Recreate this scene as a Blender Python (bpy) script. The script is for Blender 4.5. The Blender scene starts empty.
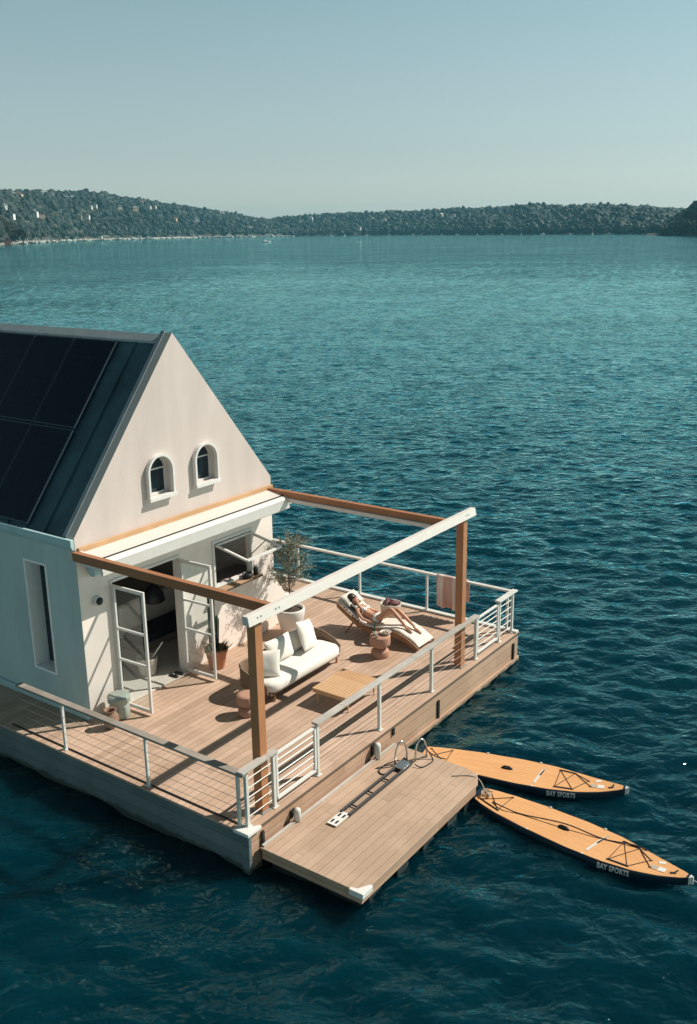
import bpy, bmesh, math, random
import numpy as np
from mathutils import Vector, Matrix, noise as mnoise
random.seed(7); rng = np.random.default_rng(7)
R = math.radians
scene = bpy.context.scene
col = scene.collection
SEA = -0.725

# ------------------------------------------------------------------ node helpers
class NT:
    def __init__(s, name):
        s.m = bpy.data.materials.new(name); s.m.use_nodes = True
        s.t = s.m.node_tree; s.t.nodes.clear()
        s.out = s.n('ShaderNodeOutputMaterial'); s.b = s.n('ShaderNodeBsdfPrincipled')
        s.l(s.b.outputs[0], s.out.inputs[0])
        s.tc = s.n('ShaderNodeTexCoord').outputs['Object']
    def n(s, t, **kw):
        x = s.t.nodes.new(t)
        for k, v in kw.items(): setattr(x, k, v)
        return x
    def l(s, a, b): s.t.links.new(a, b)
    def put(s, sock, v):
        if hasattr(v, 'is_output'): s.l(v, sock)
        elif isinstance(v, (tuple, list)): sock.default_value = (*v, 1) if len(v) == 3 and len(sock.default_value) == 4 else v
        else: sock.default_value = v
    def math(s, op, a, b=0.0, c=0.0):
        x = s.n('ShaderNodeMath', operation=op); s.put(x.inputs[0], a); s.put(x.inputs[1], b); s.put(x.inputs[2], c); return x.outputs[0]
    def mix(s, f, a, b, mode='MIX'):
        x = s.n('ShaderNodeMix', data_type='RGBA', blend_type=mode)
        s.put(x.inputs[0], f); s.put(x.inputs[6], a); s.put(x.inputs[7], b); return x.outputs[2]
    def mapping(s, scale=(1, 1, 1), rot=(0, 0, 0), src=None, loc=(0, 0, 0)):
        x = s.n('ShaderNodeMapping'); s.l(src or s.tc, x.inputs[0])
        x.inputs['Scale'].default_value = scale; x.inputs['Rotation'].default_value = rot; x.inputs['Location'].default_value = loc
        return x.outputs[0]
    def noise(s, scale=5, detail=4, rough=.55, src=None, dist=0.0):
        x = s.n('ShaderNodeTexNoise'); s.l(src or s.tc, x.inputs['Vector'])
        x.inputs['Scale'].default_value = scale; x.inputs['Detail'].default_value = detail
        x.inputs['Roughness'].default_value = rough; x.inputs['Distortion'].default_value = dist
        return x.outputs[0]
    def ramp(s, f, stops):
        x = s.n('ShaderNodeValToRGB'); s.l(f, x.inputs[0]); e = x.color_ramp.elements
        while len(e) < len(stops): e.new(.5)
        for el, (p, c) in zip(e, stops): el.position = p; el.color = (*c, 1) if len(c) == 3 else c
        return x.outputs[0]
    def sep(s, src=None):
        x = s.n('ShaderNodeSeparateXYZ'); s.l(src or s.tc, x.inputs[0]); return x.outputs
    def white(s, a, b=0.0):
        x = s.n('ShaderNodeTexWhiteNoise', noise_dimensions='2D'); c = s.n('ShaderNodeCombineXYZ')
        s.put(c.inputs[0], a); s.put(c.inputs[1], b); s.l(c.outputs[0], x.inputs[0]); return x.outputs[0]
    def bump(s, h, strength=.3, dist=.01, normal=None):
        x = s.n('ShaderNodeBump'); s.l(h, x.inputs['Height']); x.inputs['Strength'].default_value = strength
        x.inputs['Distance'].default_value = dist
        if normal is not None: s.l(normal, x.inputs['Normal'])
        s.l(x.outputs[0], s.b.inputs['Normal']); return x.outputs[0]
    def set(s, base=None, rough=None, metal=None, spec=None):
        for k, v in (('Base Color', base), ('Roughness', rough), ('Metallic', metal), ('Specular IOR Level', spec)):
            if v is not None: s.put(s.b.inputs[k], v)
        return s.m

def mottled(name, c, rough=.6, var=.25, scale=6, bump=0.0, bscale=60, metal=0.0, spec=.5, streak=False):
    t = NT(name)
    src = t.mapping((1, 1, .25)) if streak else None
    n = t.noise(scale, 5, .6, src)
    lo = tuple(v * (1 - var) for v in c); hi = tuple(min(1, v * (1 + var * .6)) for v in c)
    t.set(t.ramp(n, [(.3, lo), (.7, hi)]), rough, metal, spec)
    if bump: t.bump(t.noise(bscale, 3), bump, .01)
    return t.m

def planks(name, c_lo, c_hi, across, along, w, length=3.2, gap=.05, rough=.65, gapdark=.25, wear=0.3, gapc=(.03, .022, .018), stain=None):
    t = NT(name); s = t.sep()
    A, L = s['XYZ'.index(across)], s['XYZ'.index(along)]
    q = t.math('DIVIDE', A, w); idx = t.math('FLOOR', q); fr = t.math('FRACT', q)
    off = t.math('MULTIPLY', t.white(idx, 3.3), length)
    ql = t.math('DIVIDE', t.math('ADD', L, off), length); il = t.math('FLOOR', ql); fl = t.math('FRACT', ql)
    rnd = t.white(idx, il)
    sc = [1.0, 1.0, 1.0]; sc['XYZ'.index(along)] = .12
    g = t.noise(55, 4, .6, t.mapping(tuple(sc)), .3)
    big = t.noise(1.1, 4, .6)
    base = t.mix(rnd, c_lo, c_hi)
    base = t.mix(t.math('MULTIPLY', g, .5), base, tuple(v * .55 for v in c_lo))
    pale = tuple(min(1, v * 1.35 + .03) for v in c_hi)
    base = t.mix(t.math('MULTIPLY', t.ramp(big, [(.45, (0, 0, 0)), (.75, (1, 1, 1))]), wear), base, pale)
    m1 = t.math('LESS_THAN', fr, gap); m2 = t.math('LESS_THAN', fl, .006 / length * 1.0)
    gm = t.math('MAXIMUM', m1, m2)
    base = t.mix(t.math('MULTIPLY', gm, 1 - gapdark), base, gapc)
    if stain:
        sn = t.noise(3.0, 4, .65, t.mapping((1, 1, .3)))
        sm2 = t.ramp(t.math('SUBTRACT', t.math('ADD', stain, t.math('MULTIPLY', t.math('SUBTRACT', sn, .5), .25)), s[2]), [(0, (0, 0, 0)), (.05, (1, 1, 1))])
        base = t.mix(t.math('MULTIPLY', sm2, .75), base, (.035, .045, .032))
    t.set(base, rough, 0, .35)
    h = t.math('SUBTRACT', t.math('MULTIPLY', g, .15), gm)
    t.bump(h, .5, .006)
    return t.m

M = {}
M['deck'] = planks('deck_boards', (.44, .30, .21), (.60, .42, .315), 'Y', 'X', .145)
M['fascia_front'] = planks('fascia_boards_front', (.43, .27, .18), (.54, .355, .245), 'Z', 'X', .243, 4.8, .03, stain=.07)
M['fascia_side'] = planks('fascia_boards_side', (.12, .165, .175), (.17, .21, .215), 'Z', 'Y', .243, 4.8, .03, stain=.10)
M['platform'] = planks('platform_boards', (.43, .30, .21), (.51, .365, .265), 'Y', 'X', .145, 3.9, .035, wear=.35)
M['stucco'] = mottled('cream_render', (.63, .54, .495), .85, .11, 1.5, .25, 40, spec=.2, streak=True)
M['pier'] = mottled('white_render', (.86, .76, .69), .85, .05, 2, .12, 45, spec=.2)
M['sidewall'] = mottled('teal_shade_wall', (.48, .575, .565), .75, .12, 1.4, .1, 40, spec=.25, streak=True)  # cream wall with the teal of its shade put into the colour
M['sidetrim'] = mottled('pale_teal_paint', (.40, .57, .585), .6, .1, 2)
M['white'] = mottled('white_paint', (.72, .70, .665), .45, .05, 8)
M['offwhite'] = mottled('ivory_metal', (.68, .62, .57), .4, .05, 5)
M['roof'] = mottled('blue_grey_steel_roof', (.048, .105, .132), .5, .4, 1.2, spec=.4, metal=.2)
M['grey_metal'] = mottled('grey_flashing', (.30, .35, .37), .5, .15, 4, metal=.3)
M['steel'] = mottled('polished_steel', (.55, .56, .56), .25, .1, 20, metal=.9)
M['black'] = mottled('black_rubber', (.012, .013, .015), .55, .2, 12)
M['float'] = mottled('black_float', (.02, .027, .03), .6, .6, 9)
M['railtimber'] = planks('weathered_rail', (.40, .37, .33), (.50, .47, .43), 'Z', 'X', 3.0, 2.4, .0, wear=.5)
M['railshade'] = planks('weathered_rail_shaded', (.26, .225, .19), (.34, .30, .26), 'Z', 'Y', 3.0, 2.4, .0, wear=.5)  # darker copy of the rail timber, with shade put into its colour
M['railwhite'] = mottled('pale_rail', (.62, .62, .58), .55, .12, 7)
M['timber'] = planks('oiled_timber', (.40, .165, .07), (.50, .22, .10), 'X', 'Z', .5, 5, .0, rough=.5, wear=.25)
M['timberdark'] = planks('oiled_rafter', (.33, .13, .06), (.43, .19, .09), 'X', 'Y', .5, 5, .0, rough=.5, wear=.25)
M['ledger'] = planks('ledger_timber', (.56, .33, .165), (.64, .41, .23), 'Z', 'X', .5, 3, .0, rough=.6, wear=.3)
M['slat'] = planks('teak_slats', (.46, .29, .17), (.54, .36, .22), 'Y', 'X', .075, 5, .12, rough=.6)
M['loungerwood'] = planks('lounger_teak', (.25, .13, .07), (.33, .18, .10), 'X', 'Y', .1, 5, .0, rough=.55)
M['terracotta'] = mottled('terracotta_clay', (.54, .25, .15), .8, .18, 9, .2, 60, spec=.2)
M['claypink'] = mottled('pink_clay', (.42, .235, .165), .75, .12, 8, .1, 60, spec=.25)
M['potwhite'] = mottled('white_glazed_pot', (.76, .72, .67), .5, .06, 5)
M['sage'] = mottled('sage_ceramic', (.36, .40, .355), .4, .12, 7)
M['urn'] = mottled('brown_urn_clay', (.26, .155, .10), .7, .3, 7, .2, 40)
M['fabric'] = mottled('cream_fabric', (.78, .74, .67), .95, .06, 9, .2, 220, spec=.1)
M['pillow'] = mottled('ivory_linen', (.77, .72, .65), .95, .07, 7, .25, 180, spec=.1)
M['lounger_fabric'] = mottled('cream_towelling', (.74, .69, .61), .95, .05, 14, .3, 200, spec=.1)
M['soil'] = mottled('potting_soil', (.05, .035, .025), .95, .4, 30, .4, 60)
M['bark'] = mottled('grey_bark', (.17, .13, .10), .9, .3, 25, .4, 60)
M['tile'] = mottled('pale_floor_tile', (.66, .60, .53), .5, .06, 3)
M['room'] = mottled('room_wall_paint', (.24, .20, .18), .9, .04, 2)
M['skin'] = mottled('tanned_skin', (.54, .285, .18), .5, .08, 14, spec=.4)
M['hair'] = mottled('dark_brown_hair', (.035, .02, .013), .5, .4, 60)
M['bikini'] = mottled('white_swimwear', (.80, .78, .75), .8, .04, 20)
M['glass_dark'] = mottled('dark_lens', (.01, .01, .012), .1, .1, 5)
M['boardside'] = mottled('navy_pvc', (.008, .020, .036), .35, .15, 5)
M['rope'] = mottled('dark_rope', (.03, .028, .03), .8, .4, 80)
M['palerope'] = mottled('pale_rope', (.45, .38, .30), .9, .3, 80)

def cable_mat():
    t = NT('steel_cable'); return t.set((.30, .28, .26), .45, .6, .5)
M['cable'] = cable_mat()

def pane_mat(name, c, rough=.03, trans=0.0):
    t = NT(name); m = t.set(c, rough, 0, .5)
    t.b.inputs['Transmission Weight'].default_value = trans; t.b.inputs['IOR'].default_value = 1.1 if trans else 1.45
    return m
M['pane'] = pane_mat('window_pane', (.02, .035, .05))
def thin_glass():
    t = NT('door_glass'); g = t.n('ShaderNodeBsdfGlossy'); g.inputs['Roughness'].default_value = .02
    tr = t.n('ShaderNodeBsdfTransparent'); tr.inputs[0].default_value = (.93, .96, .96, 1)
    lw = t.n('ShaderNodeLayerWeight'); lw.inputs[0].default_value = .5
    f = t.math('ADD', t.math('MULTIPLY', t.math('POWER', lw.outputs['Facing'], 4.0), .7), .05)
    mx = t.n('ShaderNodeMixShader'); t.l(f, mx.inputs[0]); t.l(tr.outputs[0], mx.inputs[1]); t.l(g.outputs[0], mx.inputs[2])
    t.l(mx.outputs[0], t.out.inputs[0]); return t.m
M['glass'] = thin_glass()

def solar_mat():
    t = NT('solar_cells'); s = t.sep()
    def grid(a, p, w): return t.math('LESS_THAN', t.math('FRACT', t.math('DIVIDE', a, p)), w)
    g = t.math('MAXIMUM', grid(s[1], .165, .03), grid(s[2], .127, .035))
    base = t.mix(g, (.004, .008, .020), (.008, .014, .028))
    m = t.set(base, .22, 0, .18)
    return m
M['solar'] = solar_mat()
M['solarframe'] = mottled('panel_frame', (.05, .078, .10), .4, .1, 5, metal=.3)

def weave(name, c, axis='Z', p=.035):
    t = NT(name); s = t.sep()
    w = t.math('SINE', t.math('MULTIPLY', t.math('ADD', s[0], s[1]), 2 * math.pi / p))
    v = t.math('SINE', t.math('MULTIPLY', s[2], 2 * math.pi / (p * .6)))
    h = t.math('MULTIPLY', w, v)
    n = t.noise(30, 3)
    base = t.mix(n, tuple(x * .6 for x in c), tuple(x * 1.2 for x in c))
    t.set(base, .85, 0, .2); t.bump(h, .6, .008); return t.m
M['weave'] = weave('rope_weave', (.27, .185, .13))
M['basketweave'] = weave('pale_basket_weave', (.66, .60, .53), p=.05)

def pad_mat():
    t = NT('tan_foam_deck'); s = t.sep()
    g = t.math('LESS_THAN', t.math('FRACT', t.math('DIVIDE', s[1], .058)), .13)
    n = t.noise(9, 5, .6, t.mapping((.15, 1, 1)))
    base = t.ramp(n, [(.3, (.62, .315, .135)), (.7, (.73, .40, .18))])
    centre = t.math('LESS_THAN', t.math('ABSOLUTE', s[0]), .95)
    base = t.mix(t.math('MULTIPLY', g, .8), base, (.34, .15, .055))
    t.set(base, .8, 0, .2); return t.m
M['pad'] = pad_mat()

def towel_mat():
    t = NT('striped_towel'); s = t.sep()
    f = t.math('FRACT', t.math('DIVIDE', s[1], .40)); st = t.math('LESS_THAN', f, .38)
    n = t.noise(90, 2)
    base = t.mix(st, (.64, .41, .35), (.76, .66, .60))
    base = t.mix(t.math('MULTIPLY', n, .25), base, (.45, .28, .24))
    t.set(base, .95, 0, .1); t.bump(n, .3, .01); return t.m
M['towel'] = towel_mat()

def foliage_mat(name, cols, rough=.7, patch=0.0):
    t = NT(name); g = t.n('ShaderNodeNewGeometry')
    f = g.outputs['Random Per Island']
    if patch:
        pn = t.noise(patch, 3, .6, g.outputs['Position'])
        f = t.math('ADD', t.math('MULTIPLY', f, .62), t.math('MULTIPLY', t.math('SUBTRACT', pn, .22), .72))
    c = t.ramp(f, [(i / (len(cols) - 1), c) for i, c in enumerate(cols)])
    t.set(c, rough, 0, .25)
    return t.m
M['forest'] = foliage_mat('hill_forest_leaves', [(.002, .010, .012), (.006, .019, .019), (.012, .029, .027), (.023, .041, .036), (.047, .061, .052), (.095, .10, .085)], patch=.014)
M['darkforest'] = foliage_mat('headland_haze_dark_leaves', [(.003, .009, .009), (.009, .018, .016), (.020, .030, .024)], patch=.02)  # leaf colour darkened to stand for thinner haze over the nearer headland
M['gum'] = foliage_mat('gum_leaves', [(.045, .055, .03), (.075, .075, .042), (.10, .088, .055)])
M['olive'] = foliage_mat('olive_leaves', [(.13, .155, .10), (.22, .24, .17), (.32, .33, .26), (.17, .17, .12)])
M['cactus'] = mottled('dark_cactus', (.025, .045, .028), .7, .3, 15, .3, 60)
M['succulent'] = foliage_mat('succulent_leaves', [(.10, .12, .07), (.16, .14, .09), (.08, .10, .07)])
M['hillground'] = mottled('hill_ground', (.03, .035, .025), .95, .4, .02)
M['rock'] = mottled('shore_rock', (.22, .19, .16), .95, .4, .1)

# ------------------------------------------------------------------ mesh helpers
class MB:
    def __init__(s): s.v = []; s.f = []
    def add(s, vs, fs):
        o = len(s.v); s.v += [tuple(v) for v in vs]; s.f += [tuple(i + o for i in f) for f in fs]; return s
    def box(s, x0, x1, y0, y1, z0, z1):
        return s.add([(x0, y0, z0), (x1, y0, z0), (x1, y1, z0), (x0, y1, z0), (x0, y0, z1), (x1, y0, z1), (x1, y1, z1), (x0, y1, z1)],
                     [(0, 3, 2, 1), (4, 5, 6, 7), (0, 1, 5, 4), (1, 2, 6, 5), (2, 3, 7, 6), (3, 0, 4, 7)])
    def bar(s, p, q, w, h, up=(0, 0, 1)):
        p, q = Vector(p), Vector(q); d = (q - p).normalized(); r = d.cross(Vector(up)).normalized(); u = r.cross(d)
        r *= w / 2; u *= h / 2; vs = []
        for c in (p, q): vs += [c - r - u, c + r - u, c + r + u, c - r + u]
        return s.add(vs, [(3, 2, 1, 0), (4, 5, 6, 7), (0, 1, 5, 4), (1, 2, 6, 5), (2, 3, 7, 6), (3, 0, 4, 7)])
    def loft(s, rings, closed=True, caps=True, loop=False):
        n = len(rings[0]); vs = [v for r in rings for v in r]; fs = []; k = len(rings)
        for i in range(k if loop else k - 1):
            a, b = i * n, ((i + 1) % k) * n
            for j in range(n if closed else n - 1): fs.append((a + j, a + (j + 1) % n, b + (j + 1) % n, b + j))
        if caps and not loop and closed: fs += [tuple(range(n - 1, -1, -1)), tuple(range((k - 1) * n, k * n))]
        return s.add(vs, fs)
    def tube(s, path, r, n=8, loop=False):
        path = [Vector(p) for p in path]; k = len(path); rings = []; nrm = None
        for i, p in enumerate(path):
            a = path[(i - 1) % k] if (loop or i > 0) else p; b = path[(i + 1) % k] if (loop or i < k - 1) else p
            d = (b - a).normalized()
            if nrm is None: nrm = d.orthogonal().normalized()
            nrm = (nrm - d * nrm.dot(d)); nrm = nrm.normalized() if nrm.length > 1e-6 else d.orthogonal().normalized()
            bn = d.cross(nrm); rr = r[i] if isinstance(r, (list, tuple)) else r
            rings.append([p + (nrm * math.cos(t) + bn * math.sin(t)) * rr for t in [2 * math.pi * j / n for j in range(n)]])
        return s.loft(rings, True, True, loop)
    def lathe(s, prof, c=(0, 0, 0), n=28, caps=True):
        rings = [[(c[0] + r * math.cos(2 * math.pi * j / n), c[1] + r * math.sin(2 * math.pi * j / n), c[2] + z) for j in range(n)] for r, z in prof]
        return s.loft(rings, True, caps)
    def prism(s, poly, axis, a, b):
        def P(u, v, w): return {'Y': (u, w, v), 'X': (w, u, v), 'Z': (u, v, w)}[axis]
        n = len(poly); vs = [P(u, v, a) for u, v in poly] + [P(u, v, b) for u, v in poly]
        fs = [tuple(range(n)), tuple(range(2 * n - 1, n - 1, -1))] + [(j, j + n, (j + 1) % n + n, (j + 1) % n) for j in range(n)]
        return s.add(vs, fs)
    def ell(s, c, r, n=14, m=9, rot=None):
        rings = []
        for i in range(m + 1):
            t = math.pi * i / m; rr = max(math.sin(t), .02)
            ring = []
            for j in range(n):
                v = Vector((r[0] * rr * math.cos(2 * math.pi * j / n), r[1] * rr * math.sin(2 * math.pi * j / n), -r[2] * math.cos(t)))
                if rot is not None: v = rot @ v
                ring.append(Vector(c) + v)
            rings.append(ring)
        return s.loft(rings)
    def xf(s, m):
        s.v = [tuple(m @ Vector(v)) for v in s.v]; return s
    def merge(s, o): return s.add(o.v, o.f)
    def build(s, name, mat, parent=None, smooth=False, bevel=0.0, sub=0, local=False):
        me = bpy.data.meshes.new(name); vs = s.v
        if parent is not None and not local:
            inv = wm(parent).inverted(); vs = [tuple(inv @ Vector(v)) for v in vs]
        me.from_pydata(vs, [], s.f)
        bm = bmesh.new(); bm.from_mesh(me); bmesh.ops.recalc_face_normals(bm, faces=bm.faces); bm.to_mesh(me); bm.free()
        me.materials.append(M[mat] if isinstance(mat, str) else mat)
        if smooth: me.polygons.foreach_set('use_smooth', [True] * len(me.polygons))
        o = bpy.data.objects.new(name, me); col.objects.link(o)
        if parent is not None: o.parent = parent
        if bevel:
            b = o.modifiers.new('Bevel', 'BEVEL'); b.width = bevel; b.segments = 2; b.limit_method = 'ANGLE'; b.angle_limit = R(40)
        if sub:
            b = o.modifiers.new('Subdivision', 'SUBSURF'); b.levels = sub; b.render_levels = sub
        return o

def wm(o):
    m = o.matrix_basis.copy()
    while o.parent is not None: o = o.parent; m = o.matrix_basis @ m
    return m
def tag(o, label=None, cat=None, group=None, kind=None):
    if label: o['label'] = label
    if cat: o['category'] = cat
    if group: o['group'] = group
    if kind: o['kind'] = kind
    return o
def thing(name, label, cat, loc=(0, 0, 0), rz=0.0, group=None):
    o = bpy.data.objects.new(name, None); col.objects.link(o); o.empty_display_size = .2
    o.location = loc; o.rotation_euler = (0, 0, rz); o.matrix_basis = Matrix.Translation(loc) @ Matrix.Rotation(rz, 4, 'Z')
    return tag(o, label, cat, group)
def kids(o): return [c for c in bpy.data.objects if c.parent == o]
def copy_tree(o, parent=None):
    c = o.copy(); col.objects.link(c)
    if parent is not None: c.parent = parent
    for ch in kids(o): copy_tree(ch, c)
    return c
def rbox(x0, x1, y0, y1, z0, z1): return MB().box(x0, x1, y0, y1, z0, z1)

# ------------------------------------------------------------------ camera
CAM = Vector((-9.861, -9.145, 9.176)); F_PX = 968.137; PITCH, YAW, ROLL = R(16.156), R(54.286), R(-0.826)
fw = Vector((math.sin(YAW) * math.cos(PITCH), math.cos(YAW) * math.cos(PITCH), -math.sin(PITCH)))
rt = Vector((math.cos(YAW), -math.sin(YAW), 0)); up = rt.cross(fw)
rt2 = rt * math.cos(ROLL) + up * math.sin(ROLL); up2 = up * math.cos(ROLL) - rt * math.sin(ROLL)
cd = bpy.data.cameras.new('camera'); cam = bpy.data.objects.new('camera', cd); col.objects.link(cam)
mw = Matrix((( rt2.x, up2.x, -fw.x, CAM.x), (rt2.y, up2.y, -fw.y, CAM.y), (rt2.z, up2.z, -fw.z, CAM.z), (0, 0, 0, 1)))
cam.matrix_world = mw
cd.sensor_fit = 'VERTICAL'; cd.sensor_height = 36; cd.sensor_width = 24; cd.lens = F_PX / 1024 * 36
cd.clip_start = .1; cd.clip_end = 30000
scene.camera = cam

# ------------------------------------------------------------------ light
SUN = Vector((.80, -.62, 1.0)).normalized()
sun_el = math.asin(SUN.z); sun_az = math.atan2(SUN.x, SUN.y)
ld = bpy.data.lights.new('sun', 'SUN'); ld.energy = 5.0; ld.angle = R(.5); ld.color = (1, .93, .83)
lo = bpy.data.objects.new('sun', ld); col.objects.link(lo)
lo.rotation_euler = (-SUN).to_track_quat('-Z', 'Y').to_euler(); lo.location = (20, -20, 40)
w = bpy.data.worlds.new('World'); scene.world = w; w.use_nodes = True
nt = w.node_tree; nt.nodes.clear()
wo = nt.nodes.new('ShaderNodeOutputWorld'); bg = nt.nodes.new('ShaderNodeBackground'); sk = nt.nodes.new('ShaderNodeTexSky')
sk.sky_type = 'NISHITA'; sk.sun_disc = False; sk.sun_elevation = sun_el; sk.sun_rotation = sun_az
sk.altitude = 0; sk.air_density = 1.0; sk.dust_density = .4; sk.ozone_density = 1.0
hs = nt.nodes.new('ShaderNodeHueSaturation'); hs.inputs['Saturation'].default_value = .48
mx = nt.nodes.new('ShaderNodeMix'); mx.data_type = 'RGBA'; mx.blend_type = 'MULTIPLY'; mx.inputs[0].default_value = 1
mx.inputs[7].default_value = (.775, 1.0, .965, 1)
nt.links.new(sk.outputs[0], hs.inputs['Color']); nt.links.new(hs.outputs[0], mx.inputs[6]); 
gtc = nt.nodes.new('ShaderNodeTexCoord'); gsp = nt.nodes.new('ShaderNodeSeparateXYZ'); gmr = nt.nodes.new('ShaderNodeMapRange')
nt.links.new(gtc.outputs['Generated'], gsp.inputs[0]); nt.links.new(gsp.outputs[2], gmr.inputs[0])
gmr.inputs[1].default_value = .20; gmr.inputs[2].default_value = .75; gmr.inputs[3].default_value = 1.0; gmr.inputs[4].default_value = .30   # deep clear zenith
gm2 = nt.nodes.new('ShaderNodeMapRange'); nt.links.new(gsp.outputs[2], gm2.inputs[0]); gm2.inputs[1].default_value = .0; gm2.inputs[2].default_value = .24
tm = nt.nodes.new('ShaderNodeMix'); tm.data_type = 'RGBA'; nt.links.new(gm2.outputs[0], tm.inputs[0])
tm.inputs[6].default_value = (.93, .945, .94, 1); tm.inputs[7].default_value = (.715, .985, .925, 1)        # pale milky horizon, teal above
nt.links.new(tm.outputs[2], mx.inputs[7])
mz = nt.nodes.new('ShaderNodeVectorMath'); mz.operation = 'SCALE'; nt.links.new(mx.outputs[2], mz.inputs[0]); nt.links.new(gmr.outputs[0], mz.inputs['Scale'])
nt.links.new(mz.outputs[0], bg.inputs[0])
bg.inputs[1].default_value = .083
nt.links.new(bg.outputs[0], wo.inputs[0])
vs = scene.view_settings; vs.view_transform = 'Standard'; vs.look = 'None'; vs.gamma = 1; vs.exposure = 0.24; vs.use_curve_mapping = False

# ------------------------------------------------------------------ water
def water_mat():
    t = NT('sea_water')
    g = t.n('ShaderNodeNewGeometry')
    v = t.mapping((1, 1, 1), (0, 0, YAW), g.outputs['Position'])     # x' across the wind, y' along it
    def ridged(n): return t.math('SUBTRACT', 1.0, t.math('ABSOLUTE', t.math('SUBTRACT', t.math('MULTIPLY', n, 2.0), 1.0)))
    a = t.noise(.22, 2, .5, t.mapping((.6, 1, 1), src=v), .4)
    b = ridged(t.noise(.62, 3, .55, t.mapping((.62, 1, 1), (0, 0, R(16)), src=v), .5))
    c = ridged(t.noise(1.7, 3, .55, t.mapping((.7, 1, 1), (0, 0, R(-20)), src=v), .4))
    e = t.noise(4.2, 2, .5, t.mapping((.8, 1, 1), src=v), .3)
    d = t.noise(.03, 3, .6, t.mapping((.45, 1, 1), src=v), .5)          # gusts
    gust = t.ramp(d, [(.35, (.6, .6, .6)), (.65, (1, 1, 1))])
    h = t.math('ADD', t.math('MULTIPLY', a, .17), t.math('ADD', t.math('MULTIPLY', b, .075), t.math('ADD', t.math('MULTIPLY', c, .045), t.math('MULTIPLY', e, .045))))
    h = t.math('MULTIPLY', h, t.math('MULTIPLY', gust, 1.5))
    nb = t.bump(h, 1.0, 1.0)
    dep = t.noise(.06, 3, .5, v)
    base = t.ramp(dep, [(.3, (.0002, .0145, .025)), (.7, (.0004, .020, .031))])
    t.set(base, .5, 0, 0.0)
    t.b.inputs['Subsurface Weight'].default_value = 1; t.b.inputs['Subsurface Radius'].default_value = (.4, 1.0, 1.1); t.b.inputs['Subsurface Scale'].default_value = 6.0
    fr = t.n('ShaderNodeFresnel'); fr.inputs[0].default_value = 1.33; t.l(nb, fr.inputs['Normal'])
    gl = t.n('ShaderNodeBsdfGlossy'); gl.inputs['Roughness'].default_value = .03; gl.inputs['Color'].default_value = (.60, .94, .92, 1); t.l(nb, gl.inputs['Normal'])
    mxs = t.n('ShaderNodeMixShader'); 
    pa = t.noise(.9, 5, .62, t.mapping((.62, .22, 1), src=v), .2)          # wind-ruffled patches reflect more, slicks less
    pf = t.ramp(pa, [(.34, (.68, .68, .68)), (.66, (1.15, 1.15, 1.15))])
    t.l(t.math('MULTIPLY', fr.outputs[0], t.math('MULTIPLY', pf, 1.42)), mxs.inputs[0]); t.l(t.b.outputs[0], mxs.inputs[1]); t.l(gl.outputs[0], mxs.inputs[2]); t.l(mxs.outputs[0], t.out.inputs[0])
    return t.m
M['water'] = water_mat()
def sea_mesh():
    fine = np.arange(R(4), R(104), .0017); coarse = np.linspace(R(104), R(364), 150)[:-1]
    az = np.concatenate([fine, coarse]); rr = [.5, 2, 4]
    while rr[-1] < 420: rr.append(rr[-1] + .06 + .0029 * rr[-1])
    rr += [460, 520, 620, 800, 1200, 2000, 3000, 4200]
    rr = np.array(rr); nr, na = len(rr), len(az)
    X = CAM.x + rr[:, None] * np.sin(az)[None]; Y = CAM.y + rr[:, None] * np.cos(az)[None]
    Z = np.zeros_like(X); g = np.random.default_rng(21)
    sp_r = np.gradient(rr)
    for i in range(64):
        lam = .40 * (2.7 / .40) ** g.random() ** 1.3
        th = R(90) - YAW + g.normal(0, .62); k = 2 * math.pi / lam
        slope = .0285 * (1.0 if lam < 1.1 else (1.1 / lam) ** 1.6)
        ph = k * (X * math.cos(th) + Y * math.sin(th)) + g.random() * 6.283 + 1.1 * np.sin(.13 * X * math.sin(th) - .11 * Y * math.cos(th) + i)
        fade = np.clip(lam / (2.6 * np.maximum(sp_r, .0017 * rr)) - .35, 0, 1) * np.clip((430 - rr) / 120, 0, 1)
        Z += (slope / k) * 1.25 * (np.exp(1.15 * (np.sin(ph) - 1)) * 1.9 - .85) * fade[:, None]
    cz = (az > R(103)) | (az < R(5)); Z[:, cz] *= .3
    gust = 1 + .30 * np.sin(.061 * X + .045 * Y + 1) * np.sin(.037 * Y - .052 * X + 2)
    Z = SEA + Z * gust
    V = np.stack([X, Y, Z], -1).reshape(-1, 3).astype(np.float32)
    i, j = np.meshgrid(np.arange(nr - 1), np.arange(na), indexing='ij'); j2 = (j + 1) % na
    Q = np.stack([i * na + j, i * na + j2, (i + 1) * na + j2, (i + 1) * na + j], -1).reshape(-1, 4).astype(np.int32)
    me = bpy.data.meshes.new('water'); me.vertices.add(len(V)); me.vertices.foreach_set('co', V.reshape(-1))
    me.loops.add(Q.size); me.polygons.add(len(Q)); me.loops.foreach_set('vertex_index', Q.reshape(-1)); me.polygons.foreach_set('loop_start', np.arange(0, Q.size, 4, dtype=np.int32))
    me.polygons.foreach_set('use_smooth', [True] * len(Q)); me.update()
    if me.polygons[len(Q) // 2].normal.z < 0: me.flip_normals()
    me.materials.append(M['water']); o = bpy.data.objects.new('water', me); col.objects.link(o); return tag(o, kind='structure')
sea_mesh()

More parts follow.
